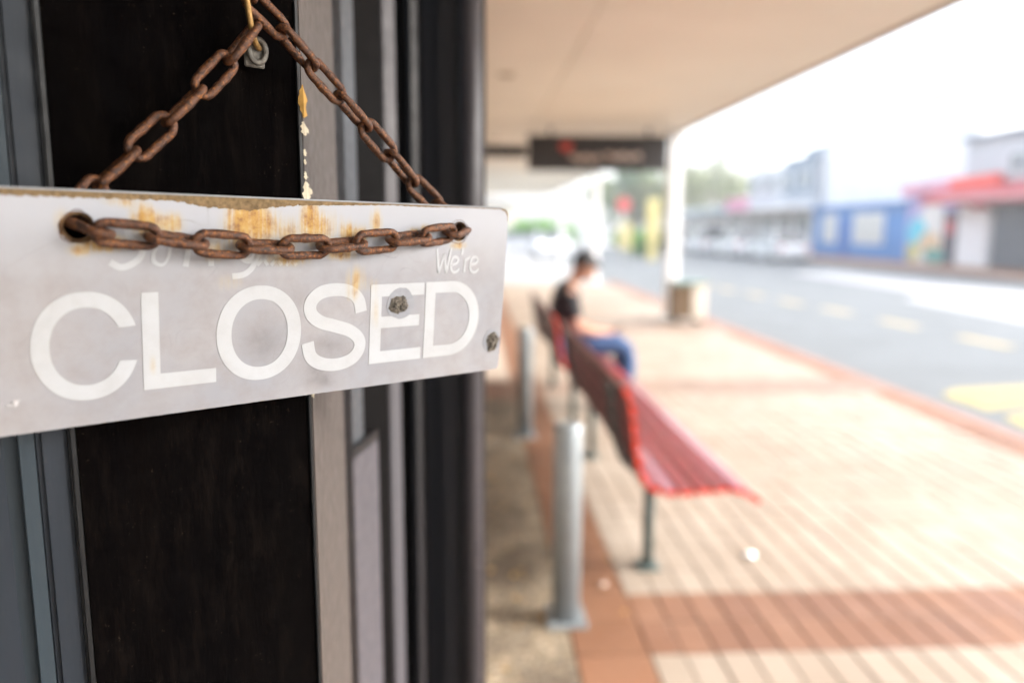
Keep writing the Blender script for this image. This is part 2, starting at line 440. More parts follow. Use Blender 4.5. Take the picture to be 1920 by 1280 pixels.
# measured without roll
def c2w0(v): return CX0 * v.x + CY0 * v.y + CZ * v.z
SU = c2w(Uc); SV = -c2w(Vc); SN = SU.cross(SV) * -1
if SN.dot(CZ) < 0: SN = -SN
SA = CAM + c2w(A_C)
SM = Matrix((SU, SN, SV)).transposed().to_4x4(); SM.translation = SA
SMI = SM.inverted()
def sg(px, py, n=0.):         # pixel -> point on the sign plane pushed n away from the lens, in sign coordinates
    r = ray(px, py); k = ((SA + SN * n) - CAM).dot(SN) / r.dot(SN)
    return SMI @ (CAM + r * k)
UH = Vector((SU.x, SU.y)).normalized(); NH = Vector((-UH.y, UH.x))
PA = Vector((SA.x, SA.y)) + NH * .052
def wp(px, n=0.):             # plan point on the door plane offset n, under pixel column px
    r = ray(px, 640); h = Vector((r.x, r.y)); k = (PA + NH * n).dot(NH) / h.dot(NH); return h * k
shop = thing('shop_front', 'dark painted timber shop front with black panel and grey mouldings on the left', 'building')
def painted(name, c, c2, rough=.5, speck=0., scale=30, bm_=.15, spec=.5):
    m, nt, bs = principled(name)
    v = tex(nt, 'Object', (1, 1, .12)); w2 = tex(nt, 'Object')
    col = mix(nt, ramp(nt, noise(nt, v, scale, 5, .6), [(.3, 0.), (.7, 1.)]), c, c2)
    if speck:
        speck *= .5
        col = mix(nt, math_(nt, 'MULTIPLY', ramp(nt, noise(nt, w2, 330, 2, .5), [(.67, 0.), (.75, speck)]), ramp(nt, noise(nt, w2, 22, 4, .7), [(.48, 0.), (.66, 1.)])), col, (.22, .17, .13))
        col = mix(nt, ramp(nt, noise(nt, tex(nt, 'Object', (1, 1, .25)), 60, 6, .75), [(.50, 0.), (.74, speck * .35)]), col, (.09, .065, .05))
    nt.links.new(col, bs.inputs['Base Color'])
    nt.links.new(ramp(nt, noise(nt, w2, 60, 5), [(.3, rough - .1), (.7, rough + .1)]), bs.inputs['Roughness'])
    bs.inputs['Specular IOR Level'].default_value = spec
    bump(nt, bs, noise(nt, v, scale * 14, 4, .6), bm_, .0006); return m
M_GREY1 = painted('blue_grey_gloss_paint', (.034, .050, .064), (.026, .038, .049), .46, .25, spec=.28)
M_GREY2 = painted('slate_grey_paint', (.022, .029, .040), (.016, .022, .031), .46, .25, spec=.25)
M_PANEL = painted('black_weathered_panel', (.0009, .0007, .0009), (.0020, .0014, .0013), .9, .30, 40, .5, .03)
M_GREY2B = painted('dull_blue_grey_stile', (.058, .066, .076), (.045, .05, .058), .45)
M_BEAD = painted('black_bead_paint', (.010, .011, .013), (.006, .007, .008), .4, spec=.3)
M_TAUPE = painted('taupe_grey_paint', (.088, .074, .067), (.076, .064, .058), .55, .2)
M_LIL = painted('pale_lilac_grey_paint', (.078, .075, .088), (.066, .063, .074), .5)
M_DK = painted('dark_window_paint', (.006, .005, .0055), (.004, .0035, .004), .5, spec=.15)
M_COLM2 = painted('charcoal_column_gloss', (.034, .034, .042), (.028, .028, .034), .38, bm_=.03, spec=.8)
M_COLM = painted('charcoal_column_paint', (.011, .010, .013), (.008, .008, .010), .45, spec=.35)
TOP = 3.01
def P2(*a): return [(p.x, p.y) for p in a]
def part(name, poly, m, z0=0., z1=TOP, bev=0., seg=1, parent=None, smooth=False):
    o = obj(name, prism(poly, z0, z1, bev, seg), m, parent or shop, smooth); return o
def slab(name, pa, pb, n0, n1, m, **k):      # a board lying along the door plane
    a = wp(pa, n0); b = wp(pb, n0); d = NH * (n1 - n0)
    return part(name, P2(a, b, b + d, a + d), m, **k)
slab('frame_board', -900, -14, -.020, .045, M_GREY2, bev=.003, seg=2)
slab('frame_board', -12, 50, -.018, .045, M_GREY1, bev=.008, seg=4)
slab('frame_board', 51, 112, -.005, .045, M_GREY2, bev=.003, seg=2)
slab('bead', 113.5, 128, -.010, .045, M_BEAD, bev=.0035, seg=3)
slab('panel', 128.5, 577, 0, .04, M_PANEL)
slab('edge_bead', 574, 581, -.0025, .03, M_BEAD, bev=.0008)
C0 = wp(582, .0); C1 = plan(641, .90)
inn = Vector((-.12, .0))
part('corner_board', P2(C0, C1, C1 + inn, C0 + inn), M_TAUPE, bev=.0015, seg=2)
# window bay beyond
W0, W1 = plan(638, .93), plan(656, 1.0)
part('window_jamb', P2(W0, W1, W1 + Vector((-.2, .05)), W0 + Vector((-.2, 0))), M_DK)
W2, W3 = plan(652, 1.02), plan(680, 1.08)
wf = part('window_stile', P2(W2, W3, W3 + Vector((-.2, .05)), W2 + Vector((-.2, 0))), M_GREY2B, z0=1.13, bev=.006, seg=3)
kk = part('kick_board', P2(plan(648, 1.0), plan(706, 1.13), plan(706, 1.13) + Vector((-.25, .05)), plan(648, 1.0) + Vector((-.25, 0))), M_LIL, z1=1.13, bev=.004, seg=2)
part('sill', P2(plan(645, .985), plan(706, 1.115), plan(706, 1.115) + Vector((-.25, .05)), plan(645, .985) + Vector((-.25, 0))), M_BEAD, z0=1.131, z1=1.146, bev=.003)
part('recess_board', P2(plan(670, 1.17), plan(726, 1.19), plan(726, 1.19) + Vector((-.2, .1)), plan(670, 1.17) + Vector((-.2, 0))), M_DK)
part('glazing_bead', P2(plan(727, 1.19), plan(751, 1.21), plan(751, 1.21) + Vector((-.02, .06)), plan(727, 1.19) + Vector((-.02, .06))), M_LIL, bev=.003, seg=2)
part('recess_board', P2(plan(740, 1.40), plan(798, 1.40), plan(798, 1.40) + Vector((-.1, .1)), plan(740, 1.40) + Vector((-.1, .1))), M_DK)
part('glazing_bead', P2(plan(777, 1.34), plan(790, 1.35), plan(790, 1.35) + Vector((-.01, .05)), plan(777, 1.34) + Vector((-.01, .05))), M_COLM, bev=.002)
ca, cb = plan(788, 1.52), plan(900, 1.50)
part('column', P2(ca, cb, cb + Vector((0, .14)), ca + Vector((0, .14))), M_COLM2, bev=.045, seg=10, smooth=False)
part('corner_angle', P2(plan(889, 1.52), plan(911, 1.50), plan(911, 1.50) + Vector((0, .05)), plan(889, 1.52) + Vector((0, .05))), M_TAUPE, bev=.003)
bm = bmesh.new(); q_ = plan(884, 1.495); cyl(bm, q_.x, q_.y, 0, TOP, .022, n=28); obj('lit_edge_strip', bm, painted('lit_edge_tone', (.062, .058, .068), (.05, .047, .055), .4, bm_=.03), shop, True)  # added strip; light on the column's rounded edge put into its paler colour
# the wall going on up the street and behind the camera
M_WALL = mat('render_wall', (.24, .2, .17), .8)
B('wall', -1.25, -.18, 1.75, 19.5, (.001), 3.01, M_WALL, shop)
bk = wp(-900, 0)
B('wall', bk.x - 1.2, bk.x - .02, -6, bk.y - .02, (.001), 3.01, M_DK, shop)
B('upper_wall', -1.3, -1.1, -8, 33, 3.36, 6.5, M_WALL, shop)
B('floor_slab', -3.4, -1.21, -6, 19.5, -.05, .05, M_DK, shop)
# peeled paint flakes along the corner
M_FL1 = mat('ochre_undercoat', (.52, .29, .05), .7, var=.3, scale=90); M_FL2 = mat('cream_undercoat', (.62, .56, .42), .7, var=.2, scale=90)
cdir = (Vector((C1.x, C1.y)) - Vector((C0.x, C0.y))).normalized()
def flake(ya, yb, wd, m):
    r = ray(582, 640); k = C0.length / Vector((r.x, r.y)).length
    def z_at(py):
        rr = ray(556, py); return EYE + rr.z * C0.length / Vector((rr.x, rr.y)).length
    z0, z1 = z_at(yb), z_at(ya); bm = bmesh.new(); nrm = Vector((cdir.y, -cdir.x))
    ns = 10; L, Rr = [], []
    for i in range(ns + 1):
        z = z0 + (z1 - z0) * i / ns; e = math.sin(math.pi * min(max(i / ns, .04), .96)) ** .5
        w_ = wd * e * random.uniform(.55, 1.1)
        p = C0 + cdir * .0004 + nrm * .0006; q = C0 + cdir * w_ * 1.5 + nrm * .0006
        L.append(bm.verts.new((p.x, p.y, z))); Rr.append(bm.verts.new((q.x, q.y, z)))
    for i in range(ns): bm.faces.new((L[i], Rr[i], Rr[i + 1], L[i + 1]))
    obj('paint_flake', bm, m, shop)
    bm = bmesh.new(); L, Rr = [], []                       # the same chip where it wraps on to the panel edge
    for i in range(ns + 1):
        z = z0 + (z1 - z0) * i / ns; e = math.sin(math.pi * min(max(i / ns, .05), .95)) ** .5
        w_ = min(wd, .02) * .22 * e * random.uniform(.5, 1.15)
        p = C0 - NH * .0034; q = p - UH * w_
        L.append(bm.verts.new((p.x, p.y, z))); Rr.append(bm.verts.new((q.x, q.y, z)))
    for i in range(ns): bm.faces.new((L[i], Rr[i], Rr[i + 1], L[i + 1]))
    obj('paint_flake', bm, m, shop)
flake(160, 219, .022, M_FL1); flake(229, 252, .022, M_FL2); flake(280, 292, .012, M_FL2); flake(299, 308, .010, M_FL2)
flake(322, 336, .012, M_FL2); flake(340, 378, .028, M_FL2); flake(736, 746, .010, M_FL2)

# ------------------------------------------------------------------ the CLOSED sign
sign = thing('closed_sign', 'worn pale grey board reading CLOSED in white, hanging from a rusty chain', 'sign')
sign.matrix_world = SM
def mm(pts): return [(a * .001, b * .001) for a, b in pts]
def ellipse(cx, cy, rx, ry, a0=0, a1=360, n=48, p=2.):
    out = []
    for i in range(n + (0 if a1 - a0 >= 360 else 1)):
        a = R(a0 + (a1 - a0) * i / n); c, s = math.cos(a), math.sin(a)
        out.append((cx + rx * math.copysign(abs(c) ** (2 / p), c), cy + ry * math.copysign(abs(s) ** (2 / p), s)))
    return out
def rrect(x0, x1, y0, y1, r):
    o = []
    for cx, cy, a in ((x1 - r, y1 - r, 0), (x0 + r, y1 - r, 90), (x0 + r, y0 + r, 180), (x1 - r, y0 + r, 270)):
        o += ellipse(cx, cy, r, r, a, a + 90, 8)
    return o
def stains(nt, co_):
    """rust and dirt masks in sign coordinates (x along, z up, metres)"""
    sx = N(nt, 'ShaderNodeSeparateXYZ'); nt.links.new(co_, sx.inputs[0])
    rag = noise(nt, tex(nt, src=co_, scale=(1, 1, 1)), 130, 6, .7)
    drip = noise(nt, tex(nt, src=co_, scale=(1, 1, .055)), 300, 4, .6)
    tot = None
    for px, py, rx, ry, st in RUSTSPOTS:
        rx *= 1.15; ry *= 1.1; st *= 1.25
        c = sg(px, py)
        ax = math_(nt, 'DIVIDE', math_(nt, 'SUBTRACT', sx.outputs['X'], c.x), rx * .001)
        az = math_(nt, 'DIVIDE', math_(nt, 'SUBTRACT', sx.outputs['Z'], c.z), ry * .001)
        q = math_(nt, 'ADD', math_(nt, 'MULTIPLY', ax, ax), math_(nt, 'MULTIPLY', az, az))
        gss = math_(nt, 'POWER', 2.718, math_(nt, 'MULTIPLY', q, -1.0)); gss = math_(nt, 'MULTIPLY', gss, st)
        tot = gss if tot is None else math_(nt, 'ADD', tot, gss)
    k = math_(nt, 'ADD', math_(nt, 'MULTIPLY', ramp(nt, drip, [(.33, .12), (.66, 1.)]), 1.05), math_(nt, 'MULTIPLY', ramp(nt, rag, [(.35, 0.), (.65, 1.)]), .30))
    return math_(nt, 'MULTIPLY', tot, k, True), rag, drip
RUSTSPOTS = [(560, 425, 50, 9, .16), (470, 430, 14, 14, .18), (600, 420, 12, 12, .20), (118, 415, 5, 7, .25), (195, 455, 9, 4, 1.3), (150, 470, 5, 3, .5), (228, 378, 9, 3.2, .38), (262, 412, 4, 7, 1.1), (285, 415, 4, 7, .8), (318, 420, 6, 6, .8),
             (435, 415, 4, 13, .55), (455, 410, 5, 14, 1.0), (480, 405, 5, 14, 1.0), (500, 425, 7, 9, .5), (540, 440, 6, 7, .35), (580, 405, 4.5, 12, 1.1), (600, 430, 6, 9, .5),
             (655, 440, 5, 6, 1.0), (640, 475, 8, 4, .8), (678, 442, 4, 5, .8), (705, 418, 4, 9, .6), (775, 440, 5, 4, 1.0), (797, 433, 4, 4, .8), (540, 485, 12, 4, .7),
             (400, 470, 6, 6, .5), (668, 525, 7, 9, .38), (430, 530, 9, 6, .15), (704, 585, 4, 12, .22), (660, 550, 4, 6, .3), (700, 535, 6, 6, .12), (287, 685, 2, 6, .3), (860, 460, 7, 3, .5)]
def sign_material(name, base, wear, is_letter):
    m, nt, bs = principled(name)
    tc = N(nt, 'ShaderNodeTexCoord'); co_ = tc.outputs['Object']
    msk, rag, drip = stains(nt, co_)
    sx = N(nt, 'ShaderNodeSeparateXYZ'); nt.links.new(co_, sx.inputs[0])
    cloud = noise(nt, tex(nt, src=co_), 11, 5, .55)
    col = mix(nt, ramp(nt, cloud, [(.35, 0.), (.68, 1.)]), base, wear)
    col = mix(nt, ramp(nt, noise(nt, tex(nt, src=co_), 45, 6, .65), [(.42, 0.), (.68, .42 if not is_letter else .15)]), col, (.235, .215, .215))
    if not is_letter:
        # worn bluish-white top, mauve-grey lower part with darker grime patches
        up = math_(nt, 'MULTIPLY', math_(nt, 'ADD', sx.outputs['Z'], .035), 22., True)
        col = mix(nt, up, col, (.40, .42, .47))
        for px, py, r_, st in ((495, 640, 15, .75), (610, 650, 14, .7), (588, 702, 8, 1.1), (610, 712, 7, .8), (560, 560, 12, .3), (735, 650, 20, .25), (300, 760, 60, .12), (740, 575, 9, .3)):
            c = sg(px, py)
            ax = math_(nt, 'DIVIDE', math_(nt, 'SUBTRACT', sx.outputs['X'], c.x), r_ * .001 * 1.2)
            az = math_(nt, 'DIVIDE', math_(nt, 'SUBTRACT', sx.outputs['Z'], c.z), r_ * .001)
            q = math_(nt, 'POWER', 2.718, math_(nt, 'MULTIPLY', math_(nt, 'ADD', math_(nt, 'MULTIPLY', ax, ax), math_(nt, 'MULTIPLY', az, az)), -1.))
            q = math_(nt, 'MULTIPLY', q, math_(nt, 'MULTIPLY', ramp(nt, noise(nt, tex(nt, src=co_), 60, 5, .6), [(.3, .3), (.65, 1.)]), st), True)
            col = mix(nt, q, col, (.17, .165, .175))
    # fine grime, scratches
    col = mix(nt, ramp(nt, noise(nt, tex(nt, src=co_), 700, 4, .7), [(.55, 0.), (.8, .22 if not is_letter else .08)]), col, (.35, .31, .31))
    for k, (sc_, rot) in enumerate((((14, 14, 300), .5), ((10, 10, 260), -.35))):
        mp = N(nt, 'ShaderNodeMapping'); nt.links.new(co_, mp.inputs[0]); mp.inputs['Rotation'].default_value = (0, rot, 0); mp.inputs['Scale'].default_value = (1, 1, 1)
        wv = N(nt, 'ShaderNodeTexNoise'); nt.links.new(mp.outputs[0], wv.inputs['Vector']); wv.inputs['Scale'].default_value = 9 + 4 * k; wv.inputs['Detail'].default_value = 1.5
        f = math_(nt, 'ABSOLUTE', math_(nt, 'SUBTRACT', wv.outputs['Fac'], .5 + .04 * k))
        f = math_(nt, 'SUBTRACT', 1., math_(nt, 'MULTIPLY', f, 420.), True)
        f = math_(nt, 'MULTIPLY', f, ramp(nt, noise(nt, tex(nt, src=co_), 25, 3, .6), [(.5, 0.), (.62, .38 if not is_letter else .12)]))
        col = mix(nt, f, col, (.22, .21, .22))
    rc = ramp(nt, rag, [(.34, (.50, .34, .09)), (.5, (.42, .225, .035)), (.62, (.25, .11, .02)), (.8, (.16, .07, .03))])
    pale = mix(nt, ramp(nt, msk, [(0, 0.), (.32, .55), (.75, 1.)]), (.50, .42, .22), rc)
    col = mix(nt, ramp(nt, msk, [(.04, 0.), (.40, .72 if not is_letter else .55), (1., .97)]), col, pale)
    nt.links.new(col, bs.inputs['Base Color'])
    nt.links.new(ramp(nt, noise(nt, tex(nt, src=co_), 90, 4), [(.3, .38), (.7, .6)]), bs.inputs['Roughness'])
    bump(nt, bs, noise(nt, tex(nt, src=co_), 900, 4, .6), .12, .0004)
    return m
M_SIGN = sign_material('worn_sign_laminate', (.282, .295, .335), (.34, .336, .355), False)
M_LET = sign_material('worn_white_lettering', (.46, .49, .53), (.445, .465, .49), True)
M_CORE = mat('brown_fibreboard', (.25, .17, .085), .85, var=.45, scale=300, bmp=.8, dist=.0008)
M_BACK = mat('grey_back_laminate', (.32, .34, .37), .5, var=.15, scale=60)
SX0, SX1, SZ0, SZ1 = -57, 357.3, -130, 24.3
holeL = [(0 + 0, 0)]; HR = 8.6
random.seed(3)
def rough_ring(cx, cy, r, j, n=40):
    ph = [random.uniform(0, 6.28) for _ in range(4)]
    return [(cx + (r + j * (math.sin(3 * a + ph[0]) + .7 * math.sin(5 * a + ph[1]) + .5 * math.sin(9 * a + ph[2]) + .5 * math.sin(15 * a + ph[3]))) * math.cos(a),
             cy + (r + j * (math.sin(3 * a + ph[0]) + .7 * math.sin(5 * a + ph[1]) + .5 * math.sin(9 * a + ph[2]) + .5 * math.sin(15 * a + ph[3]))) * math.sin(a)) for a in [2 * math.pi * i / n for i in range(n)]]
hL = (0.5, 2.2); hR = (300.5, 2.9)
core = filled([mm(rrect(SX0, SX1, SZ0, SZ1, 7)), mm(ellipse(*hL, HR, HR, n=32)[::-1]), mm(ellipse(*hR, HR, HR, n=32)[::-1])], .0050)
for v in core.vertices: v.co.y += .0009
obj('core_board', core, M_CORE, sign)
back = filled([mm(rrect(SX0 - .2, SX1 + .2, SZ0 - .2, SZ1 + 1.2, 7)), mm(ellipse(*hL, HR, HR, n=32)[::-1]), mm(ellipse(*hR, HR, HR, n=32)[::-1])], .0008)
for v in back.vertices: v.co.y += .0060
obj('back_laminate', back, M_BACK, sign)
# front laminate with a torn top edge
def lam_top(s):
    key = [(-57, 20.4), (60, 20.6), (78, 17.2), (100, 16.3), (112, 15.5), (126, 18.2), (150, 20.6), (200, 22.4), (230, 23.5), (260, 23.0), (300, 23.8), (357, 23.8)]
    for (a, b), (c, d) in zip(key, key[1:]):
        if s <= c: base = b + (d - b) * (s - a) / (c - a); break
    amp = .75 if s < 150 else .35
    return min(23.9, base + amp * (math.sin(s * .9) * .5 + math.sin(s * 2.3 + 1) * .4 + math.sin(s * 5.1) * .3 + random.uniform(-.4, .4)))
outline = []
c = ellipse(SX1 - 9, SZ1 - 9.6, 7.6, 8.2, 0, 90, 8); outline += [(a + random.uniform(-.4, .1), b + random.uniform(-.4, .1)) for a, b in c]
s = SX1 - 9
while s > SX0 + 7: outline.append((s, lam_top(s))); s -= 1.1
outline += [(SX0 + .2, 16), (SX0 + .2, SZ0 + 6), (SX0 + 2, SZ0 + .8), (SX0 + 6, SZ0 + .2)]
s = SX0 + 8
while s < SX1 - 6: outline.append((s, SZ0 + .25 + max(0, random.gauss(0, .14)))); s += 3
outline += ellipse(SX1 - 5, SZ0 + 5, 4.6, 4.6, 270, 360, 5)
z = SZ0 + 8
while z < SZ1 - 12: outline.append((SX1 - .35 - max(0, random.gauss(0, .16)), z)); z += 3
lam = filled([mm(outline), mm(rough_ring(hL[0] - .5, hL[1] - .3, HR + 1.5, .35)[::-1]), mm(rough_ring(hR[0], hR[1], HR + .25, .16)[::-1])], .0008)
obj('front_laminate', lam, M_SIGN, sign)
for cx, cy in (hL, hR):        # rusty rim of each hole
    bm = bmesh.new()
    a = rough_ring(cx - .4, cy - .3, HR + 2.1, .5); b = ellipse(cx, cy, HR - .9, HR - .9, n=40)
    va = [bm.verts.new((p[0] * .001, -.0003, p[1] * .001)) for p in a]; vb = [bm.verts.new((p[0] * .001, .0016, p[1] * .001)) for p in b]
    for i in range(40): bm.faces.new((va[i], va[(i + 1) % 40], vb[(i + 1) % 40], vb[i]))
    obj('hole_rim', bm, mat('rust_stained_rim', (.17, .085, .035), .85, var=.6, scale=260, bmp=.8), sign)
# letters
LZ = .0003
def letter(loops, name='letter', m=None):
    me = filled([mm(l) for l in loops], LZ)
    for v in me.vertices: v.co.y -= LZ + .00004
    return obj(name, me, m or M_LET, sign)
def ribbon(pts, wd, k=8, closed=False, taper=0.):
    P = smooth_path([(a, b, 0) for a, b in pts], k, closed); L, Q = [], []
    for i, p in enumerate(P):
        t = (P[min(i + 1, len(P) - 1)] - P[max(i - 1, 0)]).normalized(); n_ = Vector((-t.y, t.x, 0))
        w_ = wd / 2 * (1 - taper * abs(2 * i / len(P) - 1) ** 4)
        L.append(p + n_ * w_); Q.append(p - n_ * w_)
    return [(v.x, v.y) for v in L + Q[::-1]]
o_ = ellipse(2, -75.8, 31.6, 36.4, 18.5, 341.5, 60, 2.1); i_ = ellipse(2, -75.8, 21.2, 26.2, 24.5, 335.5, 60, 2.1)
letter([o_ + i_[::-1]])
letter([[(36, -41.5), (47, -41.5), (47, -99.4), (85.4, -99.4), (85.4, -109.9), (36, -109.9)]])
letter([ellipse(118.7, -75.8, 32.7, 36.4, n=72, p=2.1), ellipse(118.7, -75.8, 21.8, 26.2, n=72, p=2.1)[::-1]])
letter([ribbon([(204.2, -64.4), (201.5, -54), (193, -47), (180, -44.9), (167, -47.2), (159.6, -54.5), (160, -63.5), (168, -70.5), (181, -74.8), (194, -79.6), (202.6, -87), (203.2, -95.5), (196.5, -103.5), (183, -107), (169, -104.8), (160, -98), (157.2, -86.6)], 10.4)])
letter([[(212.8, -42), (265.8, -42), (265.8, -52.4), (223.4, -52.4), (223.4, -69.9), (261.8, -69.9), (261.8, -79.6), (223.4, -79.6), (223.4, -99.8), (264.6, -99.8), (264.6, -110), (212.8, -110)]])
d_o = [(267.6, -110), (267.6, -41.6)] + ellipse(296, -75.8, 32.2, 34.2, 90, -90, 40); d_i = [(278, -100), (278, -51.5)] + ellipse(295, -75.8, 22.2, 24.2, 90, -90, 40)
letter([d_o, d_i[::-1]])
def sp(pts):
    out = []
    for a, b in pts:
        q = sg(a, b); out.append((q.x * 1000, q.z * 1000))
    return out
def cr2(pts): return sp([(a * .3906, 340 + b * .3906) for a, b in pts])
def cr7(pts): return sp([(640 + a * .2031, 440 + b * .2031) for a, b in pts])
def cr4(pts): return sp([(450 + a * .3907, 340 + b * .3907) for a, b in pts])
for pts, wd in ((cr2([(706, 222), (678, 200), (640, 208), (612, 240), (630, 278), (668, 300), (684, 326), (668, 370), (622, 402), (576, 412), (528, 388)]), 4.2),
                (cr2([(890, 408), (900, 350), (905, 300), (912, 275), (950, 262)]), 4.0),
                (cr2([(1014, 406), (1012, 350), (1016, 300), (1030, 275), (1062, 268)]), 4.0),
                (cr2([(1148, 300), (1152, 350), (1180, 380), (1215, 370), (1240, 300)]), 4.0), (cr2([(1248, 290), (1235, 350), (1212, 410), (1172, 446), (1115, 456)]), 4.2)):
    letter([ribbon(pts, wd, 6)], 'letter')
oo = cr2([(762, 408), (725, 380), (740, 320), (785, 270), (822, 290), (820, 350), (795, 398)])
sm = [(v.x, v.y) for v in smooth_path([(a, b, 0) for a, b in oo], 6, True)]
cxo = sum(a for a, b in sm) / len(sm); cyo = sum(b for a, b in sm) / len(sm)
letter([sm, [(cxo + (a - cxo) * .62, cyo + (b - cyo) * .76) for a, b in sm][::-1]])
for xx in (112, 178, 250):
    letter([ribbon(cr4([(xx - 30, 403), (xx - 4, 372), (xx + 18, 345)]), 2.6, 4)]); letter([ribbon(cr4([(xx - 14, 345), (xx, 372), (xx + 20, 403)]), 2.6, 4)])
# We're
W = cr7([(884, 128), (896, 352), (950, 180), (966, 352), (1016, 118)])
for a, b in zip(W, W[1:]): letter([ribbon([a, ((a[0] + b[0]) / 2, (a[1] + b[1]) / 2), b], 2.3, 3)])
for ex in (0, 178):
    letter([ribbon(cr7([(1016 + ex, 280), (1062 + ex, 262), (1078 + ex, 230), (1060 + ex, 205), (1030 + ex, 215), (1012 + ex, 262), (1012 + ex, 318), (1036 + ex, 346), (1068 + ex, 336), (1084 + ex, 310)]), 2.3, 5)])
letter([ribbon(cr7([(1116, 125), (1122, 148), (1108, 186)]), 2.4, 4)], 'apostrophe')
letter([ribbon(cr7([(1142, 212), (1138, 280), (1132, 344)]), 2.3, 4)]); letter([ribbon(cr7([(1140, 262), (1156, 228), (1192, 210)]), 2.3, 4)])
# chipped, blackened spots in pale haloes and small marks
M_HALO = mat('pale_glue_halo', (.27, .285, .32), .35, var=.12, scale=200)
M_LUMP = mat('blackened_metal_lump', (.30, .27, .23), .33, .6, var=.93, scale=330, bmp=1., dist=.002)
def lump(px, py, rx, rz, hx, hz):
    c = sg(px, py)
    me = filled([[(c.x + a * .001, c.z + b * .001) for a, b in rough_ring(hx, hz, rx * 1.55, .35)]], .0003)
    for v in me.vertices: v.co.y -= .0004
    obj('glue_mark', me, M_HALO, sign)
    bm = bmesh.new(); bmesh.ops.create_icosphere(bm, subdivisions=5, radius=1)
    from mathutils import noise as mno
    for v in bm.verts:
        p = v.co.copy(); q = p * 1.6 + Vector((px, py, 0)) * .37; d = 1 + .35 * mno.noise(q) + .22 * mno.noise(q * 2.7) + .12 * mno.noise(q * 6)
        e_ = 1 + .9 * mno.noise(q * 3.1 + Vector((9, 3, 1))); v.co = Vector((c.x + p.x * d * rx * .001, p.y * .0018 * e_ - .0004, c.z + p.z * d * rz * .001))
    obj('chip', bm, M_LUMP, sign, True)
lump(748, 571, 8.8, 7.2, 1.5, 1.0); lump(923, 640, 6.8, 8.4, -1.2, 1.2)
c = sg(26, 756); bm = bmesh.new(); bmesh.ops.create_icosphere(bm, subdivisions=3, radius=1)
for v in bm.verts:
    p = v.co; d = 1 + .3 * math.sin(5 * p.x + 1) + .25 * math.sin(6 * p.z); v.co = Vector((c.x + p.x * .0036 * d, p.y * .0007 * d, c.z + p.z * .0016 * d + p.x * .0012))
obj('dent', bm, mat('dent_white', (.6, .6, .62), .5), sign, True)

# ------------------------------------------------------------------ the rusty chain
LW, LL, WR = .0205, .0435, .0031
def link_mesh(seed):
    rs = random.Random(seed); a, hgt = LW / 2 - WR, LL / 2 - LW / 2; path = []
    for i in range(13): t = -math.pi / 2 + math.pi * i / 12; path.append((hgt + a * math.cos(t), a * math.sin(t), 0))
    for i in range(1, 7): path.append((hgt - 2 * hgt * i / 7, a, 0))
    for i in range(13): t = math.pi / 2 + math.pi * i / 12; path.append((-hgt + a * math.cos(t), a * math.sin(t), 0))
    for i in range(1, 7): path.append((-hgt + 2 * hgt * i / 7, -a, 0))
    bm = bmesh.new(); n = len(path)
    rad = [WR * (1 + .045 * math.sin(i * 1.7 + seed) + rs.uniform(-.04, .04) - (.10 if i < 13 or 19 <= i < 32 else 0) * .5) for i in range(n)]
    # weld bulge halfway along one side
    for i in (15, 16): rad[i] *= 1.10
    rings = []
    for i, p in enumerate(path):
        q0, q1 = Vector(path[i - 1]), Vector(path[(i + 1) % n]); t = (q1 - q0).normalized(); b = Vector((0, 0, 1)); s_ = t.cross(b)
        rings.append([bm.verts.new(Vector(p) + (s_ * math.cos(k * math.pi / 7) + b * math.sin(k * math.pi / 7)) * rad[i] * (1 + rs.uniform(-.03, .03))) for k in range(14)])
    for i in range(n):
        A_, B_ = rings[i], rings[(i + 1) % n]
        for k in range(14): bm.faces.new((A_[k], A_[(k + 1) % 14], B_[(k + 1) % 14], B_[k]))
    bmesh.ops.recalc_face_normals(bm, faces=bm.faces[:])
    me = bpy.data.meshes.new('link'); bm.to_mesh(me); bm.free()
    for p in me.polygons: p.use_smooth = True
    me.materials.append(RUST); return me
LINKS = [link_mesh(i) for i in range(6)]
chain = thing('rusty_chain', 'brown rusted steel chain looped through both holes of the closed sign', 'chain')
chain.matrix_world = SM
PITCH_L = LL - 4 * WR + .0006
def lay_chain(keys, twist0, phase=0, start=0.):
    pts = [sg(a, b, n_) for a, b, n_ in keys]; P = smooth_path(pts, 20); acc = [0.]
    for a, b in zip(P, P[1:]): acc.append(acc[-1] + (b - a).length)
    def at(s):
        s = max(0, min(acc[-1], s))
        for i in range(len(P) - 1):
            if acc[i + 1] >= s: return P[i].lerp(P[i + 1], (s - acc[i]) / max(1e-9, acc[i + 1] - acc[i]))
        return P[-1]
    n = max(1, int(round((acc[-1] - start) / PITCH_L))); step = (acc[-1] - start) / n
    for i in range(n):
        a, b = at(start + i * step), at(start + (i + 1) * step); c = (a + b) / 2; t = (b - a).normalized()
        ref = Vector((0, -1, 0)); ref = (ref - t * ref.dot(t)).normalized(); sd_ = t.cross(ref)
        ang = R(twist0 + 90 * ((i + phase) % 2) + random.uniform(-9, 9))
        zz = ref * math.cos(ang) + sd_ * math.sin(ang); yy = zz.cross(t)
        m_ = Matrix((t, yy, zz)).transposed().to_4x4(); m_.translation = c
        o = bpy.data.objects.new('link', LINKS[random.randrange(6)]); link(o, chain); o.matrix_local = m_
    print('links', n, 'step', step)
random.seed(11)
lay_chain([(134, 412, .012), (150, 432, -.006), (190, 435, -.0105), (265, 441, -.0115), (345, 452, -.0115), (430, 460, -.0115), (520, 463, -.0115), (600, 463, -.0115), (670, 456, -.0115), (740, 450, -.011), (800, 443, -.011), (845, 437, -.007), (868, 425, .010)], 14, 1)
lay_chain([(134, 412, .012), (150, 385, .020), (200, 332, .026), (285, 255, .031), (375, 170, .034), (440, 100, .037), (478, 50, .038)], 6, 0)
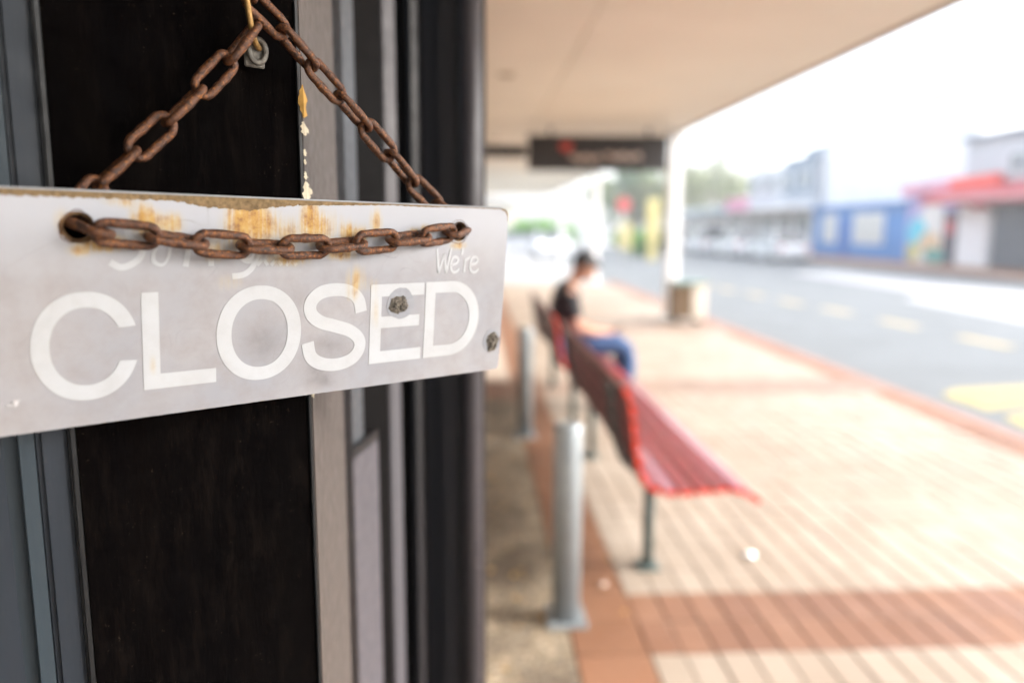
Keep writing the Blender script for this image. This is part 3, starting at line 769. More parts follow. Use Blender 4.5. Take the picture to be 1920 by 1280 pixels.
lay_chain([(868, 425, .010), (845, 400, .020), (800, 372, .026), (740, 300, .030), (640, 185, .033), (560, 95, .036), (500, 25, .037), (445, -25, .037), (400, -70, .037)], 8, 1)
# ------------------------------------------------------------------ hook and eye plate
M_EYE = mat('tarnished_plate', (.20, .19, .17), .5, .5, var=.5, scale=200, bmp=.4)
hook = thing('chain_hook', 'yellowed steel hook and silver eye plate screwed to the black panel', 'hook')
hook.matrix_world = SM
bm = bmesh.new(); hp = smooth_path([sg(462, -90, .040), sg(460, -30, .034), sg(466, 20, .032), sg(472, 55, .034), sg(478, 78, .040), sg(486, 92, .048)], 6)
tube(bm, hp, .0022, 10); obj('hook_wire', bm, mat('yellowed_steel', (.42, .25, .09), .45, .6, var=.4, scale=300, bmp=.3), hook, True)
c = sg(483, 96, .047)
bm = bmesh.new(); tube(bm, [c + Vector((.0065 * math.cos(a), 0, .0085 * math.sin(a))) for a in [2 * math.pi * i / 20 for i in range(20)]], .0022, 8, True)
obj('eye', bm, M_EYE, hook, True)
bm = bmesh.new(); box(bm, c.x - .009, c.x + .007, .0495, .0515, c.z - .012, c.z + .008, .001); obj('plate', bm, M_EYE, hook)

# ------------------------------------------------------------------ bollards
def bollard(px, py, label, h):
    p = on_z(px, py)
    t = thing('bollard', label, 'bollard', (p.x, p.y, 0), 0, 'galvanised bollards beside the shop')
    bm = bmesh.new(); lathe(bm, 0, 0, [(.053, .012), (.053, h - .02), (.050, h - .006), (.040, h)], 32); o = obj('shaft', bm, M_STEEL, t)
    for q in o.data.polygons: q.use_smooth = abs(q.normal.z) < .3
    bm = bmesh.new(); box(bm, -.075, .075, -.075, .075, 0, .012, .003); obj('base_plate', bm, M_STEEL, t)
    for a in (-1, 1):
        for b in (-1, 1):
            bm = bmesh.new(); cyl(bm, a * .062, b * .062, .012, .024, .008, n=6); obj('bolt', bm, M_STEEL, t)
bollard(1060, 1160, 'steel tube bollard in front, nearest the shop corner', .76)
bollard(984, 818, 'farther steel bollard beside the back of the red bench', .78)

# ------------------------------------------------------------------ benches
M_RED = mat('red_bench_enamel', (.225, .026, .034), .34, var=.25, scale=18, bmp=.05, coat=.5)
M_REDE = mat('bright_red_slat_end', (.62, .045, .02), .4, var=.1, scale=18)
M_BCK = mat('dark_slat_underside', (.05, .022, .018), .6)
def slat_profile():
    prof = []          # (x from the back, z, normal angle) : centre of each slat
    pts = smooth_path([(-.105, .87, 0), (-.075, .80, 0), (-.060, .70, 0), (-.045, .60, 0), (-.012, .50, 0), (.05, .455, 0), (.15, .447, 0), (.26, .455, 0), (.36, .452, 0), (.445, .405, 0)], 14)
    return pts
def bench(y0, y1, legs, label, first=None):
    X0 = .66 if y0 < 4 else .64
    t = thing('bench', label, 'bench', (X0, (y0 + y1) / 2, 0), 0, 'red slatted benches along the footpath')
    L = (y1 - y0) / 2
    P = slat_profile(); acc = [0.]
    for a, b in zip(P, P[1:]): acc.append(acc[-1] + (b - a).length)
    n = 13; step = acc[-1] / n
    def at(s):
        for i in range(len(P) - 1):
            if acc[i + 1] >= s: return P[i].lerp(P[i + 1], (s - acc[i]) / (acc[i + 1] - acc[i])), (P[i + 1] - P[i]).normalized()
        return P[-1], (P[-1] - P[-2]).normalized()
    for i in range(n):
        c, tg = at((i + .5) * step); nn = Vector((-tg.y, tg.x, 0)); hw = step * .43
        bm = bmesh.new(); prof = []
        for a, b in ((-hw, -.010), (-hw, .008), (-hw * .7, .013), (hw * .7, .013), (hw, .008), (hw, -.010)):
            q = c + tg * a + nn * b; prof.append((q.x, q.y))
        fr = [bm.verts.new((x, -L, z)) for x, z in prof]; bk_ = [bm.verts.new((x, L, z)) for x, z in prof]
        f0 = bm.faces.new(fr); f1 = bm.faces.new(bk_[::-1]); m_ = len(prof)
        fs = []
        for k in range(m_): fs.append(bm.faces.new((fr[k], fr[(k + 1) % m_], bk_[(k + 1) % m_], bk_[k])))
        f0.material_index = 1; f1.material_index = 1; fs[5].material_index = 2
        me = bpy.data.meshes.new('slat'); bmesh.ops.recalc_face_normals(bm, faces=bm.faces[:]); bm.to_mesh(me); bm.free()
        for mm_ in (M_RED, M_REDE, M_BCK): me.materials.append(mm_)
        o = bpy.data.objects.new('slat', me); link(o, t)
    for ly in legs:
        yy = ly - (y0 + y1) / 2
        bm = bmesh.new(); tube(bm, [(.085, yy, .015), (.085, yy, .40)], .024, 14); obj('leg', bm, M_STEELD, t, True)
        bm = bmesh.new(); box(bm, .035, .135, yy - .05, yy + .05, 0, .012, .003); obj('foot_plate', bm, M_STEELD, t)
        bm = bmesh.new(); Q = [at(s_)[0] - Vector((-at(s_)[1].y, at(s_)[1].x, 0)) * .026 for s_ in [acc[-1] * j / 24 for j in range(1, 24)]]
        tube(bm, [(q.x, yy, q.y) for q in Q], .014, 8); obj('bracket', bm, M_STEELD, t, True)
        bm = bmesh.new(); tube(bm, [(.085, yy, .36), (.20, yy, .425)], .012, 8); obj('brace', bm, M_STEELD, t, True)
    return t
bench(2.72, 4.90, (3.04, 4.62), 'empty red slatted bench in the foreground of the footpath')
bench(5.10, 7.20, (5.40, 6.85), 'red slatted bench with the person in a black shirt on it')

# ------------------------------------------------------------------ litter bin
p = on_z(1280, 603)
bn = thing('litter_bin', 'brown slatted litter bin with a pale side panel by the canopy post', 'bin', (p.x, p.y - .15, 0))
M_BRN = mat('brown_timber_slat', (.16, .10, .05), .7, var=.3, scale=20); M_PALE = mat('pale_panel', (.62, .56, .47), .6)
B('inner_drum', -.20, .20, -.18, .18, .10, .60, mat('bin_inside', (.05, .045, .04), .6), bn, .01)
for i in range(5): B('slat', -.245 + i * .055, -.245 + i * .055 + .047, -.215, -.19, .10, .60, M_BRN, bn, .004)
for i in range(6): B('slat', -.235, -.21, -.185 + i * .064, -.185 + i * .064 + .054, .10, .60, M_BRN, bn, .004)
B('side_panel', .04, .25, -.225, -.19, .08, .62, M_PALE, bn, .006)
B('lid', -.27, .27, -.24, .22, .62, .66, mat('green_lid', (.12, .2, .17), .5), bn, .012)
for a in (-1, 1): B('foot', a * .17 - .03, a * .17 + .03, -.15, .15, 0, .10, M_BLK2, bn, .004)

# ------------------------------------------------------------------ litter and leaves on the ground
random.seed(5)
def scrap(px, py, r, label, m, cat, grp=None, z=0.0):
    p = on_z(px, py); bm = bmesh.new(); n = 12
    ring = [bm.verts.new((r * random.uniform(.75, 1.1) * math.cos(2 * math.pi * i / n), r * random.uniform(.6, 1.) * math.sin(2 * math.pi * i / n), random.uniform(.002, .012))) for i in range(n)]
    c = bm.verts.new((0, 0, .016))
    for i in range(n): bm.faces.new((ring[i], ring[(i + 1) % n], c))
    base = [bm.verts.new((v.co.x * .8, v.co.y * .8, .001)) for v in ring]
    for i in range(n): bm.faces.new((ring[i], base[i], base[(i + 1) % n], ring[(i + 1) % n]))
    o = obj(cat.replace(' ', '_'), bm, m, None, True); o.location = (p.x, p.y, .003); tag(o, label, cat, grp); return o
scrap(1403, 1043, .032, 'crumpled white paper scrap lying on the pavers right of the bench', mat('paper_white', (.85, .86, .86), .7), 'paper scrap')
scrap(1130, 1098, .020, 'pale crumpled paper scrap on the terracotta pavers by the front bollard', mat('paper_pale', (.62, .5, .42), .7), 'paper scrap')
M_LEAF = mat('dry_leaf', (.50, .30, .08), .7, random_=.6)
def leaf_mesh():
    bm = bmesh.new(); pts = [(0, -.5), (.18, -.3), (.26, 0), (.16, .3), (0, .5), (-.16, .3), (-.26, 0), (-.18, -.3)]
    v = [bm.verts.new((a, b, .12 * abs(a) * 2 + .05 * b * b)) for a, b in pts]; mid = [bm.verts.new((0, 0, 0))]
    for i in range(8): bm.faces.new((v[i], v[(i + 1) % 8], mid[0]))
    me = bpy.data.meshes.new('dry_leaf'); bm.to_mesh(me); bm.free(); me.materials.append(M_LEAF); return me
LM = leaf_mesh()
for k in range(46):
    if k < 34: x, y_ = random.uniform(.04, .33), random.uniform(2.2, 4.6)
    else: x, y_ = random.uniform(.34, .62), random.uniform(2.4, 6.)
    o = bpy.data.objects.new('dry_leaf', LM); link(o); s_ = random.uniform(.018, .04); o.scale = (s_, s_, s_); o.rotation_euler = (random.uniform(-.2, .2), random.uniform(-.2, .2), random.uniform(0, 6.28)); o.location = (x, y_, .008)
    tag(o, 'small dry yellow leaf on the concrete strip beside the shop front' if k < 34 else 'small dry yellow leaf on the terracotta ribbon behind the bench', 'leaf', 'dry leaves on the ground by the shop')

# ------------------------------------------------------------------ the person on the far bench
def skin_mesh(name, verts, edges, radii, m, parent=None, sub=2, root=0, kind=None):
    me = bpy.data.meshes.new(name); me.from_pydata([Vector(v) for v in verts], edges, []); o = bpy.data.objects.new(name, me); COL.objects.link(o)
    sk = o.modifiers.new('skin', 'SKIN'); sk.use_smooth_shade = True
    if not me.skin_vertices: me.attributes.new('skin', 'FLOAT_VECTOR', 'POINT')
    for i, r in enumerate(radii):
        d = me.skin_vertices[0].data[i]; d.radius = r if isinstance(r, tuple) else (r, r); d.use_root = i == root
    if sub: s_ = o.modifiers.new('sub', 'SUBSURF'); s_.levels = sub; s_.render_levels = sub
    dg = bpy.context.evaluated_depsgraph_get(); dg.update(); out = bpy.data.meshes.new_from_object(o.evaluated_get(dg))
    bpy.data.objects.remove(o); out.materials.clear(); out.materials.append(m)
    for p_ in out.polygons: p_.use_smooth = True
    r = bpy.data.objects.new(name, out); link(r, parent); return r
M_SKIN = mat('skin', (.38, .20, .135), .55, var=.08, scale=9, bmp=.03)
M_HAIR = mat('black_hair', (.012, .010, .012), .5, var=.3, scale=60, bmp=.4, stretch=(1, 1, .2))
M_SHIRT = mat('black_shirt', (.012, .013, .018), .85, var=.2, scale=20, bmp=.2)
M_JEAN = mat('blue_denim', (.024, .065, .17), .8, var=.3, scale=14, bmp=.3)
M_SHOE = mat('grey_shoe', (.2, .2, .21), .6)
# x: forward (towards the road), y: along the street, z up; seat front at x .41, back of bench at x 0
PX, PY = .65, 5.95
per = thing('person', 'person in black t-shirt and blue jeans sitting on the far bench looking down', 'person', (PX, PY, 0))
V, E_, Rr = [], [], []
def add(v, r, j=None):
    V.append(v); Rr.append(r)
    if j is not None: E_.append((j, len(V) - 1))
    return len(V) - 1
pel = add((.09, 0, .545), (.15, .12)); be = add((.075, 0, .68), (.13, .105), pel); ch = add((.06, 0, .84), (.15, .115), be); uc = add((.075, 0, .96), (.125, .095), ch)
nk = add((.125, 0, 1.035), .055, uc); nk2 = add((.165, 0, 1.085), .052, nk); hd = add((.205, 0, 1.135), (.078, .088), nk2); ht = add((.225, 0, 1.185), (.070, .082), hd)
for sgn in (-1, 1):
    sh = add((.09, sgn * .165, .945), .058, uc); el_ = add((.14, sgn * .235, .70), .043, sh); fo = add((.28, sgn * .16, .655), .036, el_); wr = add((.40, sgn * .075, .635), .026, fo); pm = add((.45, sgn * .055, .635), (.034, .02), wr)
    hp_ = add((.13, sgn * .095, .53), .085, pel); th = add((.34, sgn * .12, .545), .078, hp_); kn = add((.545, sgn * .13, .535), .060, th); cf = add((.565, sgn * .13, .36), .055, kn); an = add((.53, sgn * .13, .09), .038, cf); ft = add((.60, sgn * .13, .045), (.042, .034), an); to = add((.69, sgn * .135, .035), (.042, .025), ft)
body = skin_mesh('body', V, E_, Rr, M_SKIN, per)
hd_c = Vector((.222, 0, 1.155))
# face: nose, lips, eyes, ears, pitched down
tilt = Matrix.Rotation(R(38), 4, 'Y')
def head_part(name, c, s_, m):
    bm = bmesh.new(); bmesh.ops.create_uvsphere(bm, u_segments=14, v_segments=10, radius=1)
    for v in bm.verts: v.co = hd_c + tilt.to_3x3() @ Vector((c[0] + v.co.x * s_[0], c[1] + v.co.y * s_[1], c[2] + v.co.z * s_[2]))
    return obj(name, bm, m, per, True)
head_part('face', (.012, 0, -.005), (.088, .072, .105), M_SKIN)
head_part('nose', (.100, 0, -.018), (.016, .011, .022), M_SKIN)
head_part('mouth', (.088, 0, -.060), (.010, .022, .006), mat('lips', (.4, .14, .11), .5))
for sgn in (-1, 1):
    head_part('eye', (.086, sgn * .030, .012), (.008, .012, .006), M_HAIR); head_part('ear', (.0, sgn * .074, -.005), (.018, .009, .030), M_SKIN)
head_part('hair', (-.018, 0, .038), (.098, .084, .092), M_HAIR); head_part('fringe', (.055, 0, .075), (.055, .066, .030), M_HAIR)
for sgn in (-1, 1):      # five fingers on each hand, curled over the phone
    for k in range(4):
        a = (.465, sgn * .055 + (k - 1.5) * .017, .636); Lf = (.9, 1., .95, .75)[k]
        skin_mesh('finger', [a, (.495 + .004 * Lf, a[1] - sgn * .006, .642), (.520 * Lf + .505 * (1 - Lf), a[1] - sgn * .014, .632), (.522 * Lf + .5 * (1 - Lf), a[1] - sgn * .018, .612)], [(0, 1), (1, 2), (2, 3)], [.0095, .009, .008, .007], M_SKIN, per, 1)
    skin_mesh('thumb', [(.435, sgn * .055 - sgn * .018, .642), (.455, sgn * .015, .656), (.475, sgn * .006, .662)], [(0, 1), (1, 2)], [.012, .010, .008], M_SKIN, per, 1)
V, E_, Rr = [], [], []
pel = add((.085, 0, .53), (.168, .135)); be = add((.07, 0, .68), (.150, .122), pel); ch = add((.055, 0, .84), (.168, .132), be); uc = add((.072, 0, .965), (.142, .112), ch); nk = add((.105, 0, 1.022), (.088, .080), uc)
for sgn in (-1, 1):
    sh = add((.09, sgn * .17, .94), .073, uc); sl_ = add((.118, sgn * .215, .80), .068, sh); s2 = add((.125, sgn * .228, .755), .066, sl_)
skin_mesh('t_shirt', V, E_, Rr, M_SHIRT, per)
V, E_, Rr = [], [], []
pel = add((.085, 0, .535), (.165, .125))
for sgn in (-1, 1):
    hp_ = add((.14, sgn * .095, .53), .102, pel); th = add((.34, sgn * .12, .545), .093, hp_); kn = add((.550, sgn * .13, .535), .076, th); cf = add((.570, sgn * .13, .36), .070, kn); an = add((.54, sgn * .13, .11), .062, cf)
skin_mesh('jeans', V, E_, Rr, M_JEAN, per)
for sgn in (-1, 1):
    skin_mesh('shoe', [(.515, sgn * .13, .05), (.60, sgn * .132, .045), (.71, sgn * .137, .036)], [(0, 1), (1, 2)], [(.048, .046), (.050, .042), (.044, .030)], M_SHOE, per, 1)
ph = thing('phone', 'small dark phone held in both hands of the seated person', 'phone', (PX + .485, PY, .655))
bm = bmesh.new(); box(bm, -.01, .06, -.036, .036, -.004, .004, .002); o = obj('phone_body', bm, M_BLK2, ph); o.rotation_euler = (0, R(-30), 0)

# ------------------------------------------------------------------ cars
def car_mesh(kind):
    t = {}
    # side outline (x along the car, z up)
    return t
M_TYRE = mat('tyre_rubber', (.02, .02, .02), .8); M_RIM = mat('wheel_rim', (.5, .5, .52), .35, .8); M_GLS = mat('car_glass', (.03, .035, .04), .08, spec=.8, bmp=0)
M_CHR = mat('headlamp', (.7, .72, .75), .15, .3); M_TAIL = mat('tail_lamp', (.4, .02, .02), .3); M_PLATE = mat('number_plate', (.7, .7, .66), .5)
def make_car(label, loc, rotz, paint, van=False, group=None):
    t = thing('parked_car' if group else 'car', label, 'car', loc, rotz, group)
    hw = .86
    low = [(-2.15, .30), (-2.2, .55), (-2.12, .86), (-1.5, .93), (1.25 if not van else 1.5, .95), (1.95, .80), (2.18, .62), (2.2, .34), (2.05, .22), (-2.05, .22)]
    bm = bmesh.new(); cols = []
    for yy, sc_ in ((-hw, .985), (-hw * .93, 1.), (hw * .93, 1.), (hw, .985)):
        inset = 0 if abs(yy) < hw else .05
        cols.append([bm.verts.new((x * (1 - inset * .3), yy, z if 0 < i < 0 else (z - inset * .6 if z > .5 else z + inset * .4))) for i, (x, z) in enumerate(low)])
    m_ = len(low)
    for a, b in zip(cols, cols[1:]):
        for i in range(m_): bm.faces.new((a[i], a[(i + 1) % m_], b[(i + 1) % m_], b[i]))
    bm.faces.new(cols[0]); bm.faces.new(cols[-1][::-1])
    obj('body', bm, paint, t)
    top = 1.46 if not van else 1.85
    gl = [(-1.75 if not van else -2.05, .92), (-1.25 if not van else -1.95, top), (.30 if not van else .9, top), (1.15 if not van else 1.5, .93)]
    bm = bmesh.new(); lo = []
    for yy, k in ((-.78, 0), (.78, 0)):
        lo.append([bm.verts.new((x, yy * (.83 if z > 1. else 1), z)) for x, z in gl])
    for i in range(3): bm.faces.new((lo[0][i], lo[0][i + 1], lo[1][i + 1], lo[1][i]))
    bm.faces.new(lo[0]); bm.faces.new(lo[1][::-1]); obj('glasshouse', bm, M_GLS, t)
    xr0, xr1 = gl[1][0] - .04, gl[2][0] + .06
    bm = bmesh.new(); box(bm, xr0, xr1, -.67, .67, top - .005, top + .035, .015); obj('roof', bm, paint, t)
    for sgn in (-1, 1):
        for (xa, xb) in ((gl[0][0], gl[1][0]), (-.35, -.33), (gl[3][0], gl[2][0])):
            bm = bmesh.new(); tube(bm, [(xa, sgn * .79, .93), (xb, sgn * .66, top)], .035, 6); obj('pillar', bm, paint, t)
        bm = bmesh.new(); box(bm, .85, 1.02, sgn * .9 - .07, sgn * .9 + .07, .93, 1.05, .02); obj('wing_mirror', bm, paint, t)
        bm = bmesh.new(); box(bm, 2.02, 2.19, sgn * .62 - .17, sgn * .62 + .17, .60, .74, .02); obj('headlight', bm, M_CHR, t)
        bm = bmesh.new(); box(bm, -2.21, -2.08, sgn * .66 - .13, sgn * .66 + .13, .62, .82, .02); obj('tail_light', bm, M_TAIL, t)
        for wx in (-1.32, 1.34):
            for nm, r_, h0, h1, mm_ in (('wheel', .32, .66, .875, M_TYRE), ('rim', .19, .80, .885, M_RIM)):
                bm = bmesh.new(); cyl(bm, 0, 0, min(sgn * h0, sgn * h1), max(sgn * h0, sgn * h1), r_, n=20)
                for v in bm.verts: v.co = Vector((wx + v.co.x, v.co.z, .32 + v.co.y))
                if nm == 'wheel': wo = obj(nm, bm, mm_, t)
                else: obj(nm, bm, mm_, wo)
    bm = bmesh.new(); box(bm, 2.19, 2.215, -.24, .24, .40, .51); obj('number_plate', bm, M_PLATE, t)
    bm = bmesh.new(); box(bm, 2.175, 2.205, -.42, .42, .52, .60); obj('grille', bm, M_BLK2, t)
    return t
M_CARW = mat('white_car_paint', (.8, .81, .82), .25, var=.02, coat=.5, bmp=0); M_CARS = mat('silver_car_paint', (.5, .52, .55), .3, .4, var=.02, coat=.5, bmp=0)
GP = 'cars parked along the far kerb'
for k, (yy, lab, pm_, van) in enumerate(((38.2, 'white car parked at the far kerb beside the blue shop', M_CARW, False), (44.2, 'white car parked third along, second from the blue shop', M_CARW, False), (50.5, 'boxy white car parked at the far end of the row', M_CARW, True))):
    make_car(lab, (15.6, yy, ZR), R(90), pm_, van, GP)
make_car('white car coming up the road seen above the seated person', (4.15, 41, ZR), R(-90), M_CARW)
make_car('silver car standing on the forecourt left of the white canopy posts', (2.6, 50, -.09), R(180), M_CARS)

# ------------------------------------------------------------------ buildings across the road
def fac(px, py, x=FACE):
    return at_x(px, py, x)
def building(name, label, ya, yb, h, m, depth=9, cat='building'):
    t = thing(name, label, cat, (FACE, ya, .02)); L = yb - ya
    B('wall', 0, depth, 0, L, 0, h, m, t); return t, L
M_WB = mat('white_render', (.78, .78, .78), .7, var=.05, scale=.6)
M_PG = mat('pale_grey_render', (.50, .52, .54), .7, var=.06, scale=.6); M_BG = mat('blue_grey_cladding', (.19, .24, .30), .6, var=.1, scale=.6)
M_BLUE = mat('bright_blue_paint', (.06, .22, .52), .5, var=.12, scale=1.); M_SHOPGL = mat('shop_glass', (.22, .25, .27), .08, bmp=0, var=.3, scale=1.)
M_PINK = mat('pink_sign', (.7, .28, .42), .5); M_ROOFR = mat('red_awning', (.52, .05, .06), .5, var=.12, scale=2); M_RSIGN = mat('red_sign_board', (.75, .055, .03), .45, var=.06, scale=3)
def Y(px): return fac(px, 430).y
def Z(px, py, x=FACE): return at_x(px, py, x).z
# 1. shutter shop at the right edge
y0, y1 = 20., Y(1800)
t, L = building('shuttered_shop', 'shop with grey roller shutters under a dark red awning, far right', y0, y1, 5.1, M_PG)
B('pier', -.12, .0, L - 1.9, L - .02, 0, 2.9, M_WB, t)
sh_z = 2.45; wy1 = L - 2.0; nsh = 3; sw = wy1 / nsh
M_SHUT = mat('grey_shutter', (.13, .145, .17), .5, .4, var=.15, scale=4)
for s_ in range(nsh):
    fr = B('shutter', -.05, -.004, s_ * sw + .12, (s_ + 1) * sw - .12, .02, sh_z, mat('shutter_backing', (.08, .09, .10), .6), t)
    for k in range(20):
        B('slat', -.085, -.051, s_ * sw + .14, (s_ + 1) * sw - .14, .04 + k * .12, .04 + k * .12 + .105, M_SHUT, fr, .012)
bm = bmesh.new()
pr = [(-1.6, 2.55), (-1.6, 2.85), (-.01, 3.35), (-.01, 2.55)]
a = [bm.verts.new((x, -1, z)) for x, z in pr]; b = [bm.verts.new((x, L + .4, z)) for x, z in pr]
bm.faces.new(a); bm.faces.new(b[::-1])
for i in range(4): bm.faces.new((a[i], a[(i + 1) % 4], b[(i + 1) % 4], b[i]))
obj('awning', bm, M_ROOFR, t)
B('pale_stripe', -1.62, -1.604, -1, L - 1.2, 2.62, 2.78, mat('pale_red_print', (.7, .35, .36), .6), t)
for k in range(3):
    w_ = B('window', -.05, .0, 1 + k * 2.8, 2.9 + k * 2.8, 3.55, 4.45, M_WB, t); B('pane', -.058, -.051, 1.08 + k * 2.8, 2.82 + k * 2.8, 3.62, 4.38, M_SHOPGL, w_)
B('parapet', -.25, .0, -1, L, 5.1, 5.3, M_BG, t)
# 2. mural shop
ym = y1 + .02; y2 = Y(1700)
t, L = building('mural_shop', 'shop front painted with a bright cyan, yellow and violet mural', ym, y2, 3.3, mat('violet_wall', (.40, .36, .62), .6, var=.2, scale=.5))
def blob(name, cy, cz, ry, rz, m, off=-.01, n=28, a0=0, a1=360):
    bm = bmesh.new(); pts = ellipse(cy, cz, ry, rz, a0, a1, n)
    f = bm.faces.new([bm.verts.new((off, p_[0], p_[1])) for p_ in pts]); r = bmesh.ops.extrude_face_region(bm, geom=[f])
    bmesh.ops.translate(bm, vec=(.006, 0, 0), verts=[v for v in r['geom'] if isinstance(v, bmesh.types.BMVert)])
    obj(name, bm, m, t)
blob('painted_arch', L * .50, .0, L * .42, 2.7, mat('mural_white', (.74, .72, .68), .6), -.012, 30, 0, 180)
blob('painted_patch', L * .78, 1.3, L * .19, .75, mat('mural_cyan', (.10, .55, .68), .6), -.022)
blob('painted_patch', L * .52, .85, L * .22, .55, mat('mural_peach', (.70, .50, .30), .6), -.032)
blob('painted_patch', L * .84, .45, L * .12, .42, mat('mural_yellow', (.55, .50, .14), .6), -.042)
blob('painted_patch', L * .40, .35, L * .2, .33, mat('mural_green', (.10, .32, .28), .6), -.052)
B('doorway', -.03, -.002, .15, 1.1, 0, 2.3, mat('dark_doorway', (.06, .05, .07), .6), t); B('poster', -.04, -.031, .35, .95, 1.3, 1.9, M_ROOFR, t)
sb = thing('red_sign_board', 'long red fascia sign tilting up above the mural shop', 'sign', (FACE - .5, ym, 0))
def quadboard(name, pts, m, x, thick, parent):
    bm = bmesh.new(); q = [at_x(a, b, x) for a, b in pts]
    f = [bm.verts.new((0, p_.y - ym, p_.z)) for p_ in q]; g_ = [bm.verts.new((thick, p_.y - ym, p_.z)) for p_ in q]; n = len(q)
    bm.faces.new(f); bm.faces.new(g_[::-1])
    for i in range(n): bm.faces.new((f[i], f[(i + 1) % n], g_[(i + 1) % n], g_[i]))
    return obj(name, bm, m, parent)
quadboard('board', [(1780, 336), (1868, 324), (1870, 350), (1812, 362), (1782, 356)], M_RSIGN, FACE - .5, .3, sb)
quadboard('board', [(1688, 350), (1779, 337), (1781, 357), (1690, 368)], mat('faded_pink_board', (.66, .26, .36), .5), FACE - .5, .3, sb)
quadboard('bracket', [(1795, 362), (1835, 357), (1850, 392), (1826, 392)], M_ROOFR, FACE - .45, .2, sb)
quadboard('fixing', [(1740, 356), (1746, 356), (1746, 378), (1740, 378)], M_BG, FACE - .3, .3, sb)
# 3. blue shop under the big white wall
y3 = Y(1525)
t, L = building('blue_shop', 'single storey shop front painted bright blue with two windows', y2 + .02, y3, 2.85, M_BLUE)
for a, b in ((.20, .50), (.70, .86)):
    w_ = B('window', -.07, -.002, L * a, L * b, .75, 2.35, M_WB, t, .01); B('pane', -.078, -.071, L * a + .08, L * b - .08, .83, 2.27, mat('pale_window_display', (.55, .56, .53), .3), w_)
B('door', -.05, -.002, L * .56, L * .64, 0, 2.1, mat('deep_blue_door', (.03, .13, .42), .5), t)
B('fascia', -.12, -.002, 0, L, 2.42, 2.84, mat('mid_blue_board', (.06, .18, .42), .5), t)
t, L = building('white_building', 'tall plain white building wall rising behind the blue shop', y2 - 4, y3, 6.7, M_WB)
for ch_ in t.children: ch_.location = (.5, 0, 2.9); ch_.scale.z = (6.7 - 2.9) / 6.7
B('parapet_cap', .4, 9.6, -.05, L + .05, 6.71, 6.83, M_PG, t)
fl = thing('rooftop_sign', 'small faded orange sign on a pole above the white building', 'sign', (FACE + 2, Y(1740) + 3.5, 6.8))
B('pole', -.04, .04, -.04, .04, 0, .75, M_PG, fl); B('board', -.06, .06, -.9, .9, .76, 1.45, mat('faded_orange', (.72, .42, .34), .6), fl)
# 4. grey and pink building further along
y4 = Y(1400)
t, L = building('grey_building', 'two storey pale building with blue grey upper cladding and pink sign', y3 + .02, y4, 5.7, M_PG)
B('upper_cladding', -.08, -.002, .0, L * .42, 3.6, 6.0, M_BG, t); B('roof_plant', 1, 4, .5, 4, 5.71, 6.7, M_BG, t)
B('awning', -1.8, -.002, 0, L, 2.75, 3.05, M_WB, t)
B('pink_board', -1.86, -1.802, L * .55, L * .95, 2.8, 3.7, M_PINK, t)
for k in range(4):
    a = L * (k * .25 + .02); w_ = B('shop_window', -.05, -.002, a, a + L * .2, .4, 2.5, M_WB, t); B('pane', -.058, -.051, a + .1, a + L * .2 - .1, .5, 2.4, M_SHOPGL, w_)
for k in range(4):
    a = L * (k * .25 + .05); w_ = B('window', -.13, -.082, a, a + L * .14, 4.1, 5.1, M_WB, t); B('pane', -.138, -.131, a + .1, a + L * .14 - .1, 4.2, 5., M_SHOPGL, w_)
# 5. low white and blue building, then another
y5 = y4 + 22
t, L = building('far_white_shop', 'low white shop with pale blue fascia beyond the pink sign', y4 + .02, y5, 3.3, M_WB)
B('fascia', -1.2, -.002, 0, L, 2.7, 3.3, mat('pale_blue_board', (.45, .58, .68), .5), t)
for k in range(5): B('window', -.05, -.002, .6 + k * 4.3, 3.9 + k * 4.3, .4, 2.4, M_SHOPGL, t)
# buildings at the end of the street
bt = thing('cream_house', 'cream single storey building behind the green bush at the street end', 'house', (-6, 62, -.09))
B('wall', -4, 9.5, 0, 8, 0, 3.6, mat('cream_render', (.62, .58, .48), .7), bt); 
bm = bmesh.new(); pr = [(-4.4, 3.6), (2.7, 5.4), (9.9, 3.6)]
a = [bm.verts.new((x, -.4, z)) for x, z in pr]; b = [bm.verts.new((x, 8.4, z)) for x, z in pr]; bm.faces.new(a); bm.faces.new(b[::-1])
for i in range(3): bm.faces.new((a[i], a[(i + 1) % 3], b[(i + 1) % 3], b[i]))
obj('roof', bm, mat('pale_tile_roof', (.42, .40, .38), .7), bt)
for k in range(4): B('window', 0 + k * 2.4 - 2.5, 1.4 + k * 2.4 - 2.5, -.05, -.002, 1., 2.4, M_SHOPGL, bt)
wl = thing('roadside_wall', 'long low white wall at the end of the road behind the posts', 'wall', (3.5, 70, -.11)); B('wall_body', 0, 30, 0, .3, 0, 1.5, M_WB, wl); B('coping', -.05, 30.05, -.05, .35, 1.5, 1.6, M_PG, wl)

